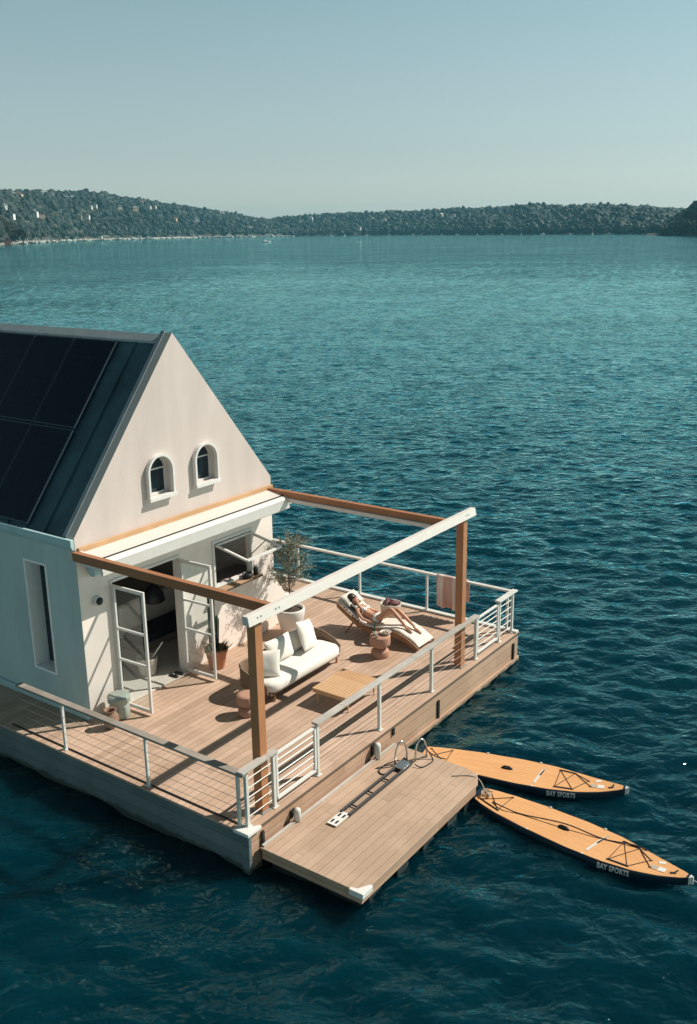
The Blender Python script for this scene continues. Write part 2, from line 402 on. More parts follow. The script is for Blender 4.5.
# ------------------------------------------------------------------ hills, forest
LEFT = [(10, 900, 1300, 48), (27.62, 1039, 1459, 57.1), (32.35, 1054, 1474, 61.3), (35.37, 1295, 1715, 74.3), (36.92, 1576, 1996, 85.7), (39.29, 2010, 2430, 104.2), (41.17, 2198, 2618, 106.4), (43.35, 2389, 2809, 93.5), (46.12, 2600, 3020, 80.3), (48.36, 2600, 3020, 59.2), (49.6, 2600, 3020, 45.6), (50.9, 2600, 3020, 30.5), (51.75, 2600, 3020, 12.7), (52.6, 2650, 3020, 1)]
RIGHT = [(45.5, 2640, 3120, 24), (47.52, 2620, 3120, 30.7), (49.6, 2600, 3120, 42.4), (50.9, 2600, 3120, 50.4), (52.32, 2600, 3120, 55.2), (54.03, 2600, 3120, 59.9), (57.44, 2458, 2978, 59.3), (60.27, 2197, 2717, 58.0), (63.07, 1992, 2512, 59.3), (66.37, 1818, 2338, 55.7), (68.53, 1695, 2215, 50.7), (70.65, 1547, 2067, 41.7), (72.32, 1484, 2004, 34.2), (73.75, 1456, 1976, 27.7), (76.73, 1400, 1852, 18.3), (80, 1380, 1800, 14)]
FAR = [(64.5, 2900, 3400, 46), (66.37, 2900, 3400, 60.7), (68.53, 2900, 3400, 70), (70.64, 2900, 3400, 71.5), (72.31, 2900, 3400, 64), (73.74, 2900, 3400, 57), (78.63, 2900, 3400, 44.0), (84, 2900, 3400, 40)]
HEAD = [(71.0, 1270, 1400, -2), (71.55, 1260, 1410, 2.7), (71.91, 1250, 1400, 9.1), (72.33, 1218, 1378, 17.7), (72.84, 1176, 1336, 25.7), (73.35, 1138, 1298, 31.9), (73.76, 1104, 1264, 35.1), (75.27, 1010, 1170, 38.1), (78.68, 875, 1035, 40.4), (83.25, 760, 920, 37), (90, 720, 880, 30)]
def lerp(T, a, k): return float(np.interp(a, [r[0] for r in T], [r[k] for r in T]))
def hill_z(T, a, t):     # t 0 shore .. 1 ridge .. 1.6 behind
    H = max(lerp(T, a, 3) - 7, 0)
    f = math.sin(min(t, 1) * math.pi / 2) ** .9 if t > 0 else 0
    if t > 1: f = 1 - .5 * (t - 1)
    wob = 13 * (mnoise.noise(Vector((a * .55, t * 1.6, 1))) + .6 * mnoise.noise(Vector((a * 1.6, t * 2.4, 4)))) * min(1, t * 3) * min(1, H / 25) * max(.12, min(1, 1.7 * (1 - t)))
    return SEA - .4 + (H + .4) * f + wob + (1.5 if t > .02 else 0)
def hill_pt(T, a, t):
    s, r = lerp(T, a, 1), lerp(T, a, 2); d = s + (r - s) * t; A = R(a)
    return (CAM.x + d * math.sin(A), CAM.y + d * math.cos(A), hill_z(T, a, t))
def hill(T, da=.25):
    a0, a1 = T[0][0], T[-1][0]; na = int((a1 - a0) / da) + 1
    ts = [0, .02, .1, .2, .3, .4, .5, .6, .7, .8, .9, 1, 1.2, 1.6]
    mb = MB(); mb.loft([[hill_pt(T, a0 + (a1 - a0) * i / (na - 1), t) for t in ts] for i in range(na)], False, False)
    o = mb.build('hills', 'hillground', smooth=True); tag(o, kind='structure'); return o
ico = bmesh.new(); bmesh.ops.create_icosphere(ico, subdivisions=2, radius=1)
IV = np.array([v.co[:] for v in ico.verts]); ico.verts.index_update(); IF = np.array([[v.index for v in f.verts] for f in ico.faces]); ico.free()
ico = bmesh.new(); bmesh.ops.create_icosphere(ico, subdivisions=1, radius=1)
IV1 = np.array([v.co[:] for v in ico.verts]); ico.verts.index_update(); IF1 = np.array([[v.index for v in f.verts] for f in ico.faces]); ico.free()
def blobs(name, P, S, mat, IV=IV, IF=IF):          # many rough crown clumps in one mesh
    N = len(P); nv = len(IV)
    V = IV[None] * (1 + rng.uniform(-.42, .36, (N, nv, 1))) * S[:, None, :] + P[:, None, :]
    Fa = (IF[None] + (np.arange(N) * nv)[:, None, None]).reshape(-1, 3)
    me = bpy.data.meshes.new(name); me.vertices.add(N * nv); me.vertices.foreach_set('co', V.reshape(-1).astype(np.float32))
    nf = len(Fa); me.loops.add(nf * 3); me.polygons.add(nf)
    me.loops.foreach_set('vertex_index', Fa.reshape(-1).astype(np.int32)); me.polygons.foreach_set('loop_start', np.arange(0, nf * 3, 3, dtype=np.int32))
    me.update(); me.materials.append(M[mat]); o = bpy.data.objects.new(name, me); col.objects.link(o); return o
spots = []
for i in range(46):
    a = 35.6 + (50.3 - 35.6) * (i + random.random() * .8) / 46
    spots.append(('left', LEFT, a, random.choice([.25, .4, .52, .62, .75, .85])))
for i in range(22):
    a = 51.5 + (67.0 - 51.5) * (i + random.random() * .8) / 22
    spots.append(('right', RIGHT, a, random.choice([.12, .3, .45, .6, .8])))
def near_house(T, a, t):
    for _, T2, ah, th in spots:
        if T2 is T and abs(a - ah) * 38 < 11 and th - .09 < t < th + .03: return True
    return False
def forest(T, n, lo_t=.06, size=(5, 9)):
    P, S = [], []
    while len(P) < n:
        a = random.uniform(T[0][0], T[-1][0]); t = lo_t + (1.08 - lo_t) * random.random()
        H = lerp(T, a, 3)
        if H < 6 or near_house(T, a, t): continue
        p = hill_pt(T, a, t); r = size[0] + (size[1] - size[0]) * random.random() ** 2.2
        hgt = r * random.uniform(.75, 1.15)
        P.append((p[0], p[1], p[2] + hgt * .35 + random.uniform(-1, 3))); S.append((r * random.uniform(.5, .85), r * random.uniform(.5, .85), hgt * random.uniform(.55, .9)))
    o = blobs('hill_forest', np.array(P), np.array(S), 'darkforest' if T is HEAD else 'forest'); tag(o, kind='stuff')
    P, S = [], []
    while len(P) < int(n * 2.2):
        a = random.uniform(T[0][0], T[-1][0]); t = lo_t + (1.08 - lo_t) * random.random()
        if lerp(T, a, 3) < 6 or near_house(T, a, t): continue
        p = hill_pt(T, a, t); r = random.uniform(1.1, 3.0)
        P.append((p[0], p[1], p[2] + random.uniform(2.5, 8.5))); S.append((r, r, r * random.uniform(.6, 1.1)))
    o2 = blobs('hill_leaves', np.array(P), np.array(S), 'darkforest' if T is HEAD else 'forest', IV1, IF1); return tag(o2, kind='stuff')
for T, n in ((LEFT, 17000), (RIGHT, 13000), (FAR, 3200), (HEAD, 3200)):
    hill(T); forest(T, n, .0 if T is HEAD else .015, (2.4, 11) if T is not HEAD else (2.2, 8))

# ------------------------------------------------------------------ far houses, boats
def simple(name, c, rough=.7):
    M[name] = mottled(name, c, rough, .08, .5); return name
HW = {'white': simple('white_house_wall', (.74, .73, .70)), 'cream': simple('cream_house_wall', (.66, .58, .47)), 'grey': simple('grey_house_wall', (.42, .43, .42)), 'tan': simple('tan_house_wall', (.50, .37, .25)), 'red': simple('red_house_wall', (.42, .16, .13))}
HR = {'grey': simple('grey_house_roof', (.24, .25, .26)), 'terracotta': simple('terracotta_house_roof', (.36, .17, .11)), 'pale': simple('pale_house_roof', (.62, .62, .60)), 'dark': simple('dark_house_roof', (.07, .075, .08))}
def far_house(px, py, pz, rz, w, d, h, rh, wall, roofc, label, group):
    t = thing('hillside_house', label, 'house', (px, py, pz), rz, group)
    mb = rbox(-w / 2, w / 2, -d / 2, d / 2, -4, h)
    mb.build('wall', HW[wall], t, local=True)
    MB().prism([(-w / 2 - .5, h + .01), (w / 2 + .5, h + .01), (0, h + rh)], 'Y', -d / 2 - .5, d / 2 + .5).build('roof', HR[roofc], t, local=True)
    k = 3 if w > 10 else 2
    for i in range(k):
        x = -w / 2 + w * (i + .5) / k
        rbox(x - .9, x + .9, -d / 2 - .06, -d / 2 - .01, h * .45, h * .8).build('window', 'pane', t, local=True)
    return t
LOC = [('left hill', LEFT), ('right hill', RIGHT)]
seen_labels = {}
def hill_label(kind_txt, wall, roofc, where): return f'{wall} {kind_txt} with {roofc} roof {where}'
walls, roofs = ['white', 'cream', 'white', 'tan'], ['grey', 'terracotta', 'pale', 'dark']
for i, (nm, T, a, t) in enumerate(spots):
    p = hill_pt(T, a, t); wl, rf = walls[(i * 7 + i // 4) % 4], roofs[(i * 3 + i // 5) % 4]
    if wl == 'tan' and i % 2: wl = 'white'
    band = 'near the shore' if t < .28 else ('halfway up' if t < .58 else 'high up')
    ends = ('nearer the left' if a < 42 else 'nearer the gap') if nm == 'left' else ('nearer the gap' if a < 59 else 'nearer the right')
    lab = f'{wl} house with {rf} roof {band} the {"left" if nm == "left" else "right"} hill, {ends}'.replace('near the shore the', 'by the shore of the')
    w_ = random.uniform(9, 15)
    far_house(p[0], p[1], p[2] + 3.8, -R(a) + random.uniform(-.5, .5), w_, random.uniform(8, 11), random.uniform(3.6, 5), random.uniform(2, 3.2), wl, rf, lab, f'houses among trees on the {nm} hill')
# shoreline boatsheds
for i in range(26):
    a = 36.4 + (51 - 36.4) * (i + .4 * random.random()) / 26
    p = hill_pt(LEFT, a, .02); wl = ['white', 'cream', 'white', 'tan', 'cream'][i % 5]; rf = ['pale', 'grey', 'terracotta', 'dark'][i % 4]
    s = 'at the near end' if a < 40 else ('in the middle' if a < 45 else 'at the far end')
    t = far_house(p[0], p[1], SEA + 1.2, -R(a) + random.uniform(-.3, .3), random.uniform(12, 24), 9, random.uniform(4, 7), 2.5, wl, rf, f'{wl} waterfront shed with {rf} roof {s} of the left shore', 'sheds along the left shore'); t.name = 'waterfront_shed'
p = hill_pt(LEFT, 35.55, .0)
far_house(p[0], p[1], SEA + 1.5, -R(35.5), 17, 9, 7.5, 3.5, 'red', 'pale', 'red boathouse with pale roof at the left edge of the far shore', None)
def yacht(x, y, rz, L, mast, label, group, flip=0):
    t = thing('moored_yacht' if mast else 'motor_boat', label, 'boat', (x, y, SEA), rz, group)
    rings = []
    for k in range(9):
        u = k / 8; hw = L * .15 * (1 - u ** 2.6) * (.8 + .2 * min(1, u * 4)) + .02; X = -L / 2 + L * u; s = .08 * L + .03 * L * u * u
        rings.append([(X, -hw * .5, -.2), (X, -hw, s), (X, hw, s), (X, hw * .5, -.2)])
    MB().loft(rings).build('hull', 'white', t, local=True)
    rbox(-L * .25, L * .12, -L * .085, L * .085, L * .08, L * (.15 if mast else .2)).build('cabin', 'white', t, local=True, bevel=.1)
    rbox(-L * .2, L * .125, -L * .087, L * .087, L * .115, L * .135).build('window', 'pane', t, local=True)
    if mast:
        MB().tube([(L * .1, 0, L * .1), (L * .1, 0, L * 1.25)], .14, 6).build('mast', 'offwhite', t, local=True)
        MB().tube([(L * .1, 0, L * .24), (-L * .35, 0, L * .24)], .16, 6).build('boom', 'sidetrim', t, local=True)
    else:
        rbox(-L * .15, L * .05, -L * .075, L * .075, L * .29, L * .31).build('canopy', 'white', t, local=True)
        for sx in (-.13, .03): MB().tube([(L * sx, 0, L * .15), (L * sx, 0, L * .3)], .06, 6).build('canopy_post', 'steel', t, local=True)
    return t
k = 0
for i in range(52):
    a = 36.2 + (51.5 - 36.2) * (i + random.random() * .7) / 52
    d = lerp(LEFT, a, 1) - random.uniform(25, 110)
    L = random.uniform(12, 20); A = R(a)
    s = 'near end of' if a < 40 else ('middle of' if a < 46 else 'far end of')
    m = random.random() < .62
    yacht(CAM.x + d * math.sin(A), CAM.y + d * math.cos(A), random.uniform(0, 3), L, m,
          f'small white {"yacht with bare mast" if m else "motor boat"} moored along the {s} the left shore', f'boats moored along the left shore')
for i in range(14):
    a = 53 + (70 - 53) * (i + random.random() * .7) / 14
    d = lerp(RIGHT, a, 1) - random.uniform(20, 60); A = R(a); m = i % 3 == 0
    yacht(CAM.x + d * math.sin(A), CAM.y + d * math.cos(A), random.uniform(0, 3), random.uniform(8, 12), m,
          f'tiny white {"yacht with mast" if m else "motor boat"} moored off the right hill, nearer the {"gap" if a < 61 else "headland"}', 'boats moored off the right hill')
A = R(49.82); yacht(CAM.x + 1080 * math.sin(A), CAM.y + 1080 * math.cos(A), -.4, 11.5, 0, 'white motor boat alone on open water before the gap between hills', None)

# gum trees on the near-left point
def leaf_cloud(cent, rad, n, sz, flat=.5):
    mb = MB()
    for _ in range(n):
        v = Vector((random.gauss(0, 1), random.gauss(0, 1), random.gauss(0, 1))).normalized() * random.random() ** .4
        c = Vector(cent) + Vector((v.x * rad[0], v.y * rad[1], v.z * rad[2]))
        a = Vector((random.gauss(0, 1), random.gauss(0, 1), random.gauss(0, flat))).normalized() * sz * random.uniform(.7, 1.3)
        b = a.orthogonal().normalized() * sz * random.uniform(.4, .7); b = Matrix.Rotation(random.uniform(0, 6.3), 3, a.normalized()) @ b
        mb.add([c - a, c - b * .6, c + a, c + b * .6], [(0, 1, 2, 3)])
    return mb
gt = [(34.6, 20, 40, 'tall'), (35.25, 26, 33, 'broad'), (35.75, 34, 31, 'bushy'), (36.2, 48, 23, 'low rounded'), (36.6, 30, 18, 'small')]
for a, back, h, k_ in gt:
    T = LEFT; d = lerp(T, min(a, 35.6), 1) + back; A = R(a); b = Vector((CAM.x + d * math.sin(A), CAM.y + d * math.cos(A), SEA + 2))
    t = thing('gum_tree', f'{k_} olive brown gum tree by the red boathouse on the far left shore', 'tree', b, 0, 'gum trees on the near left point')
    tr = MB().tube([b, b + Vector((.5, .3, h * .3)), b + Vector((-.4, .2, h * .6))], [.9, .6, .3], 8)
    for j in range(5):
        an = j * 1.3; tr.tube([b + Vector((.3, .2, h * .35)), b + Vector((math.cos(an) * h * .15, math.sin(an) * h * .15, h * .6)), b + Vector((math.cos(an) * h * .25, math.sin(an) * h * .25, h * .75))], [.4, .25, .1], 6)
    tr.build('trunk', 'bark', t)
    cr = MB()
    for j in range(16):
        an = random.uniform(0, 6.3); rr = random.uniform(0, .32) * h
        cr.merge(leaf_cloud(b + Vector((math.cos(an) * rr, math.sin(an) * rr, h * random.uniform(.25, .95))), (h * .15, h * .15, h * .11), 120, 1.1))
    cr.build('crown', 'gum', t)
M['sand'] = mottled('pale_shore', (.46, .43, .37), .9, .35, .06)
st = MB(); st.loft([[hill_pt(LEFT, a_, -.02)[:2] + (SEA - .5,), hill_pt(LEFT, a_, -.02)[:2] + (SEA + 2.2 + 1.2 * mnoise.noise(Vector((a_ * 6, 0, 0))),), hill_pt(LEFT, a_, .05)[:2] + (SEA + 3.5,), hill_pt(LEFT, a_, .05)[:2] + (SEA - .5,)] for a_ in [36.3 + (51.3 - 36.3) * i / 120 for i in range(121)]])
st.build('shore', 'sand')['kind'] = 'structure'
p0, p1 = hill_pt(LEFT, 35.2, 0), hill_pt(LEFT, 37.4, 0)
MB().tube([(p0[0], p0[1], SEA + .2), ((p0[0] + p1[0]) / 2, (p0[1] + p1[1]) / 2, SEA + .2), (p1[0], p1[1], SEA + .2)], [3, 2.5, 2], 8).build('shore', 'rock')['kind'] = 'structure'

# ------------------------------------------------------------------ pontoon deck
DW, DB = 9.75, 15.0
deck = thing('pontoon_deck', 'floating timber pontoon with tan deck boards carrying the white gabled cottage', 'pontoon', (0, 0, SEA))
rbox(.0, DW, .0, DB, -.045, 0).build('decking', 'deck', deck, bevel=.006)
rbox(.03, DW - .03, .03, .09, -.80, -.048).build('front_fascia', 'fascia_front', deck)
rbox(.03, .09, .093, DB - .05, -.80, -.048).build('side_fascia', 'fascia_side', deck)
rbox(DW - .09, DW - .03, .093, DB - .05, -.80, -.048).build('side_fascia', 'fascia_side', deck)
rbox(.12, DW - .12, .12, DB - .1, -.95, -.06).build('float', 'float', deck)
rbox(-.005, .065, -.01, .14, -.79, -.05).build('corner_post', 'fascia_side', deck, bevel=.01)
for z0, z1 in ((-.71, -.60),): rbox(.4, DW - .02, -.012, .028, z0, z1).build('rub_strip', 'fascia_front', deck, bevel=.01)
MB().prism([(-.03, -.03), (.30, -.03), (.30, .02), (.13, .13), (.02, .30), (-.03, .30)], 'Z', -.05, .012).build('corner_cap', 'white', deck, bevel=.01)
for x, z0, z1 in ((5.98, -.72, -.2), (9.46, -.80, -.2), (4.26, -.2, -.06), (.36, -.8, -.14)):
    rbox(x - .03, x + .03, -.006, .028, z0, z1).build('slot', 'black', deck)
rbox(DW - .16, DW - .02, .02, DB - .1, .004, .05).build('kerb', 'railwhite', deck, bevel=.01)
rbox(.12, .145, .30, 6.2, .004, .022).build('edge_strip', 'black', deck)  # thin black strip lying on the boards along the left edge

# railings ----------------------------------------------------------
def post(parent, x, y, h=1.0, s=.05, mat='railwhite'):
    p = rbox(x - s / 2, x + s / 2, y - s / 2, y + s / 2, 0.012, h).build('post', mat, parent, bevel=.004)
    rbox(x - s, x + s, y - s, y + s, 0.004, .016).build('base_plate', mat, p); return p
def cables(parent, p, q, zs, r=.004, mat='cable', name='cable'):
    for z in zs: MB().tube([(p[0], p[1], z), (q[0], q[1], z)], r, 6).build(name, mat, parent)
CZ = (.16, .33, .50, .67, .84)
rl = thing('deck_railing', 'weathered timber topped cable railing along the shaded side of the cottage', 'railing', (.1, 3, 0))
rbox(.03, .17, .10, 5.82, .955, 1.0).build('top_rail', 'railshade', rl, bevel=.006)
for y in (.26, 2.36, 4.56): post(rl, .1, y, .955, .05, 'railwhite')
cables(rl, (.1, .2), (.1, 5.8), CZ)
rc = thing('deck_railing', 'short corner railing section beside the front pergola post near the swim platform', 'railing', (.5, .15, 0))
rbox(.03, .90, .08, .22, 1.003, 1.045).build('top_rail', 'railtimber', rc, bevel=.006)
for x in (.17, .84): post(rc, x, .15, 1.003, .06)
cables(rc, (.2, .15), (.82, .15), CZ, .008, 'white', 'slat_bar')
def gate(x0, x1, label):
    g = thing('rail_gate', label, 'gate', ((x0 + x1) / 2, .15, 0), 0, 'white slatted gates in the front railing')
    rbox(x0, x1, .125, .175, .10, .15).build('bottom_bar', 'white', g, bevel=.004)
    rbox(x0, x1, .125, .175, .93, .97).build('top_bar', 'white', g, bevel=.004)
    for x in (x0, x1): rbox(x - .02, x + .02, .126, .174, .151, .929).build('stile', 'white', g)
    for z in (.28, .42, .56, .70, .82): MB().tube([(x0, .15, z), (x1, .15, z)], .011, 6).build('slat_bar', 'white', g)
gate(.92, 1.96, 'white slatted gate above the swim platform beside the nearer pergola post')
gate(7.88, 8.86, 'white slatted gate near the far corner of the deck beyond the lounger')
rm = thing('deck_railing', 'long pale front railing between the two white slatted gates', 'railing', (5, .15, 0))
rbox(1.97, 7.86, .08, .22, 1.003, 1.045).build('top_rail', 'railtimber', rm, bevel=.006)
for x in (2.03, 3.98, 5.91, 7.81): post(rm, x, .15, 1.003, .06)
cables(rm, (2.03, .15), (7.81, .15), CZ, .003)
rf = thing('deck_railing', 'short railing section at the far right corner of the deck', 'railing', (9.3, .15, 0))
rbox(8.84, 9.74, .08, .22, 1.003, 1.045).build('top_rail', 'railwhite', rf, bevel=.006)
for x in (8.94, 9.60): post(rf, x, .15, 1.003, .06)
cables(rf, (8.94, .15), (9.6, .15), CZ, .010, 'white', 'slat_bar')
rr = thing('deck_railing', 'white railing along the far side of the deck with the towel on it', 'railing', (9.65, 5, 0))
rbox(9.60, 9.71, .224, 14.0, .985, 1.03).build('top_rail', 'railwhite', rr, bevel=.006)
for y in (.30, 2.51, 4.55, 6.6, 8.7, 10.8, 12.9): post(rr, 9.655, y, .985, .05)
cables(rr, (9.655, .3), (9.655, 14), CZ, .0025)

# pergola -----------------------------------------------------------
pg = thing('pergola', 'open timber pergola frame with white front beam over the deck', 'pergola', (4, .26, 0))
for x in (.66, 7.30):
    p = rbox(x - .085, x + .085, .18, .35, .012, 3.378).build('post', 'timber', pg, bevel=.006)
    rbox(x - .11, x + .11, .155, .375, .004, .02).build('base_plate', 'grey_metal', p)
b = MB().prism([(.165, 3.53), (.13, 3.37), (.145, 3.365), (.16, 3.38), (.275, 3.38), (.275, 3.53)], 'X', .40, 7.68).build('front_beam', 'offwhite', pg, bevel=.006)
for x in (.62, .70, 1.06, 1.14, 7.27, 7.35):
    MB().tube([(x, .14, 3.46), (x, .165, 3.46)], .014, 8).build('bolt', 'grey_metal', b)
rbox(1.04, 1.16, .278, 5.06, 3.33, 3.50).build('rafter', 'timberdark', pg, bevel=.006)
rbox(6.64, 6.76, .278, 5.06, 3.36, 3.50).build('rafter', 'timberdark', pg, bevel=.006)
rbox(6.60, 6.66, .39, 4.45, 3.27, 3.355).build('awning_track', 'offwhite', pg, bevel=.006)

# ------------------------------------------------------------------ cottage
HX0, HX1, HY, HB = 1.12, 6.81, 5.06, 14.0
EV, AP = 3.75, 7.29; MX = (HX0 + HX1) / 2
ho = thing('cottage', 'cream gabled floating cottage with dark solar roof and two arched windows', 'house', (MX, 9, 0))
fwl = MB()
for x0, x1 in ((HX0, 1.85), (3.75, 4.75), (6.07, HX1)): fwl.box(x0, x1, HY, HY + .2, 0.002, 2.70)
fwl.box(4.75, 6.07, HY, HY + .2, .002, 1.60)
fwl.box(HX0, HX1, HY, HY + .2, 2.70, 3.30)
fwl.build('front_wall', 'pier', ho)
gable = MB().prism([(HX0, 3.302), (HX0, EV), (MX, AP), (HX1, EV), (HX1, 3.302)], 'Y', HY, HY + .2)
gobj = gable.build('gable_wall', 'stucco', ho)
fl = MB().prism([(HX0 - .025, EV + .005), (HX0 + .04, EV - .05), (MX, AP - .09), (MX, AP + .03)], 'Y', HY + .203, HY + .30)
fl.build('parapet_flashing', 'grey_metal', ho)
# side wall with the slit opening
sy0, sy1, sz0, sz1 = 5.97, 6.68, .72, 3.08
sw = MB()
for a in ((HX0, HX0 + .3, HY + .2, sy0, .002, 3.5), (HX0, HX0 + .3, sy1, HB, .002, 3.5), (HX0, HX0 + .3, sy0, sy1, .002, sz0), (HX0, HX0 + .3, sy0, sy1, sz1, 3.5)): sw.box(*a)
sw.build('side_wall', 'sidewall', ho)
rbox(HX0 - .003, HX0 + .002, HY + .001, HY + .21, .003, 3.30).build('side_wall', 'sidewall', ho)
rbox(HX1 - .3, HX1, HY + .2, HB, .002, 3.5).build('side_wall', 'stucco', ho)
rbox(HX0, HX1, HB, HB + .2, .002, 3.5).build('rear_wall', 'stucco', ho)
rbox(HX0 - .06, HX0 - .004, HY + .0, HB, .004, .16).build('plinth', 'sidetrim', ho, bevel=.01)
MB().prism([(HX0 - .09, EV - .02), (HX0 - .09, 3.60), (HX0 - .06, 3.53), (HX0 - .005, 3.50), (HX0 - .005, EV - .02)], 'Y', HY + .004, HB).build('gutter', 'sidetrim', ho, bevel=.01)
wn = rbox(HX0 + .32, HX0 + .34, sy0 + .02, sy1 - .02, sz0 + .02, sz1 - .02)
fr = MB()
for a in ((HX0 - .02, HX0 + .36, sy0 + .002, sy0 + .05, sz0, sz1), (HX0 - .02, HX0 + .36, sy1 - .05, sy1 - .002, sz0, sz1), (HX0 - .02, HX0 + .36, sy0 + .05, sy1 - .05, sz0 + .002, sz0 + .05), (HX0 - .02, HX0 + .36, sy0 + .05, sy1 - .05, sz1 - .05, sz1 - .002)): fr.box(*a)
M['brightwhite'] = mottled('bright_white_paint', (.88, .87, .84), .5, .04, 6)
fo = fr.build('slit_window', 'brightwhite', ho, bevel=.004); wn.build('pane', 'pane', fo)
rbox(HX0 + .29, HX0 + .325, 6.27, 6.33, sz0 + .05, sz1 - .05).build('mullion', 'white', fo)
# roof
rl_ = math.hypot(MX - HX0, AP - EV); ux, uz = (MX - HX0) / rl_, (AP - EV) / rl_; nx, nz = -uz, ux
def rp(s, y, o=0.0):      # s metres up the slope, y back, o off the roof plane
    return (HX0 + ux * s + nx * o, y, EV - .16 + uz * s + nz * o)
RY0 = HY + .305
def slope_box(mb, s0, s1, y0, y1, o0, o1):
    P = [rp(s, y, o) for o in (o0, o1) for s, y in ((s0, y0), (s1, y0), (s1, y1), (s0, y1))]
    return mb.add(P, [(0, 3, 2, 1), (4, 5, 6, 7), (0, 1, 5, 4), (1, 2, 6, 5), (2, 3, 7, 6), (3, 0, 4, 7)])
rf_ = MB(); slope_box(rf_, -.03, rl_ + .02, RY0, HB + .3, -.08, .06)
y = RY0 + .02
while y < HB: slope_box(rf_, -.02, rl_, y, y + .035, .06, .095); y += .56
rf_.add([(2 * MX - v[0], v[1], v[2]) for v in [rp(s, yy, o) for o in (-.08, .06) for s, yy in ((-.03, RY0), (rl_ + .01, RY0), (rl_ + .01, HB + .3), (-.03, HB + .3))]], [(0, 3, 2, 1), (4, 5, 6, 7), (0, 1, 5, 4), (1, 2, 6, 5), (2, 3, 7, 6), (3, 0, 4, 7)])
ro = rf_.build('roof', 'roof', ho)
MB().prism([(MX - .16, AP - .22), (MX - .16, AP - .17), (MX, AP - .04), (MX + .16, AP - .17), (MX + .16, AP - .22)], 'Y', RY0, HB + .3).build('ridge_cap', 'grey_metal', ro)
for r_, (s0, s1) in enumerate(((.18, 2.26), (2.30, 4.36))):
    for c_ in range(6):
        y0 = 6.45 + c_ * 1.32
        f = slope_box(MB(), s0, s1, y0, y0 + 1.295, .10, .145).build('solar_panel', 'solarframe', ho)
        slope_box(MB(), s0 + .025, s1 - .025, y0 + .022, y0 + 1.273, .147, .150).build('cell_sheet', 'solar', f)
# ledger and awning
rbox(1.17, HX1 + .02, HY - .05, HY - .002, 3.42, 3.55).build('ledger', 'ledger', ho, bevel=.004)
aw = MB().prism([(HY - .052, 3.46), (4.56, 3.40), (4.56, 3.36), (4.60, 3.30), (HY - .052, 3.24)], 'X', 1.22, 6.70).build('awning', 'offwhite', ho, bevel=.01)
MB().prism([(4.535, 3.395), (4.42, 3.375), (4.40, 3.34), (4.43, 3.10), (4.46, 3.08), (4.545, 3.30)], 'X', 1.20, 6.72).build('front_bar', 'white', aw, bevel=.01)
rbox(1.24, 6.68, 4.56, 4.60, 3.27, 3.31).build('fabric_roll', 'fabric', aw)
rbox(1.24, 6.68, 4.548, 4.572, 3.385, 3.406).build('slot', 'black', aw)
for x in (1.20, 6.70):
    MB().prism([(HY - .06, 3.50), (4.57, 3.415), (4.40, 3.37), (4.40, 3.20), (4.62, 3.22), (HY - .06, 3.20)], 'X', x - .02 + (.0 if x < 3 else .03), x + (.015 if x < 3 else .05)).build('end_cap', 'white', aw)
# arched windows
def arch_poly(cx, w, z0, zt, n=14):
    r = w / 2; zs = zt - r
    return [(cx - r, z0)] + [(cx - r * math.cos(math.pi * i / n), zs + r * math.sin(math.pi * i / n)) for i in range(n + 1)] + [(cx + r, z0)]
for cx in (3.34, 4.66):
    cut = MB().prism(arch_poly(cx, .665, 4.078, 4.922), 'Y', HY - .5, HY + .6).build('cut', 'white')
    bo_ = gobj.modifiers.new('Boolean', 'BOOLEAN'); bo_.operation = 'DIFFERENCE'; bo_.solver = 'EXACT'; bo_.object = cut
    cut.location = -Vector((0, 0, 0)); bpy.context.view_layer.update()
    gm_ = bpy.data.meshes.new_from_object(gobj.evaluated_get(bpy.context.evaluated_depsgraph_get()))
    gobj.modifiers.clear(); gobj.data = gm_; bpy.data.objects.remove(cut)
for cx in (3.34, 4.66):
    ow, iw = .71, .62; z0, zt = 4.05, 4.945
    A_, B_ = arch_poly(cx, ow, z0, zt), arch_poly(cx, iw, z0 + .05, zt - .045)
    y0, y1 = HY - .10, HY - .003
    mb = MB(); n_ = len(A_)
    vs_ = [(u, y0, v) for u, v in A_] + [(u, y0, v) for u, v in B_] + [(u, y1, v) for u, v in A_] + [(u, y1, v) for u, v in B_]
    fs_ = []
    for i in range(n_):
        j = (i + 1) % n_
        fs_ += [(i, j, n_ + j, n_ + i), (2 * n_ + i, 3 * n_ + i, 3 * n_ + j, 2 * n_ + j), (i, 2 * n_ + i, 2 * n_ + j, j), (n_ + i, n_ + j, 3 * n_ + j, 3 * n_ + i)]
    mb.add(vs_, fs_)
    wo_ = mb.build('arched_window', 'white', ho)
    rbox(cx - .37, cx + .37, HY - .125, HY - .102, 4.02, 4.10).build('sill', 'white', wo_, bevel=.006)
    MB().prism(arch_poly(cx, .655, 4.083, 4.917), 'Y', HY + .155, HY + .165).build('pane', 'pane', wo_)
    C_, D_ = arch_poly(cx, .66, 4.081, 4.919), arch_poly(cx, .56, 4.13, 4.868)
    mb = MB(); ya, yb = HY + .10, HY + .153
    vs_ = [(u, ya, v) for u, v in C_] + [(u, ya, v) for u, v in D_] + [(u, yb, v) for u, v in C_] + [(u, yb, v) for u, v in D_]
    mb.add(vs_, fs_).build('sash', 'white', wo_)
    rbox(cx - .28, cx + .28, HY + .115, HY + .15, 4.60, 4.625).build('glazing_bar', 'white', wo_)
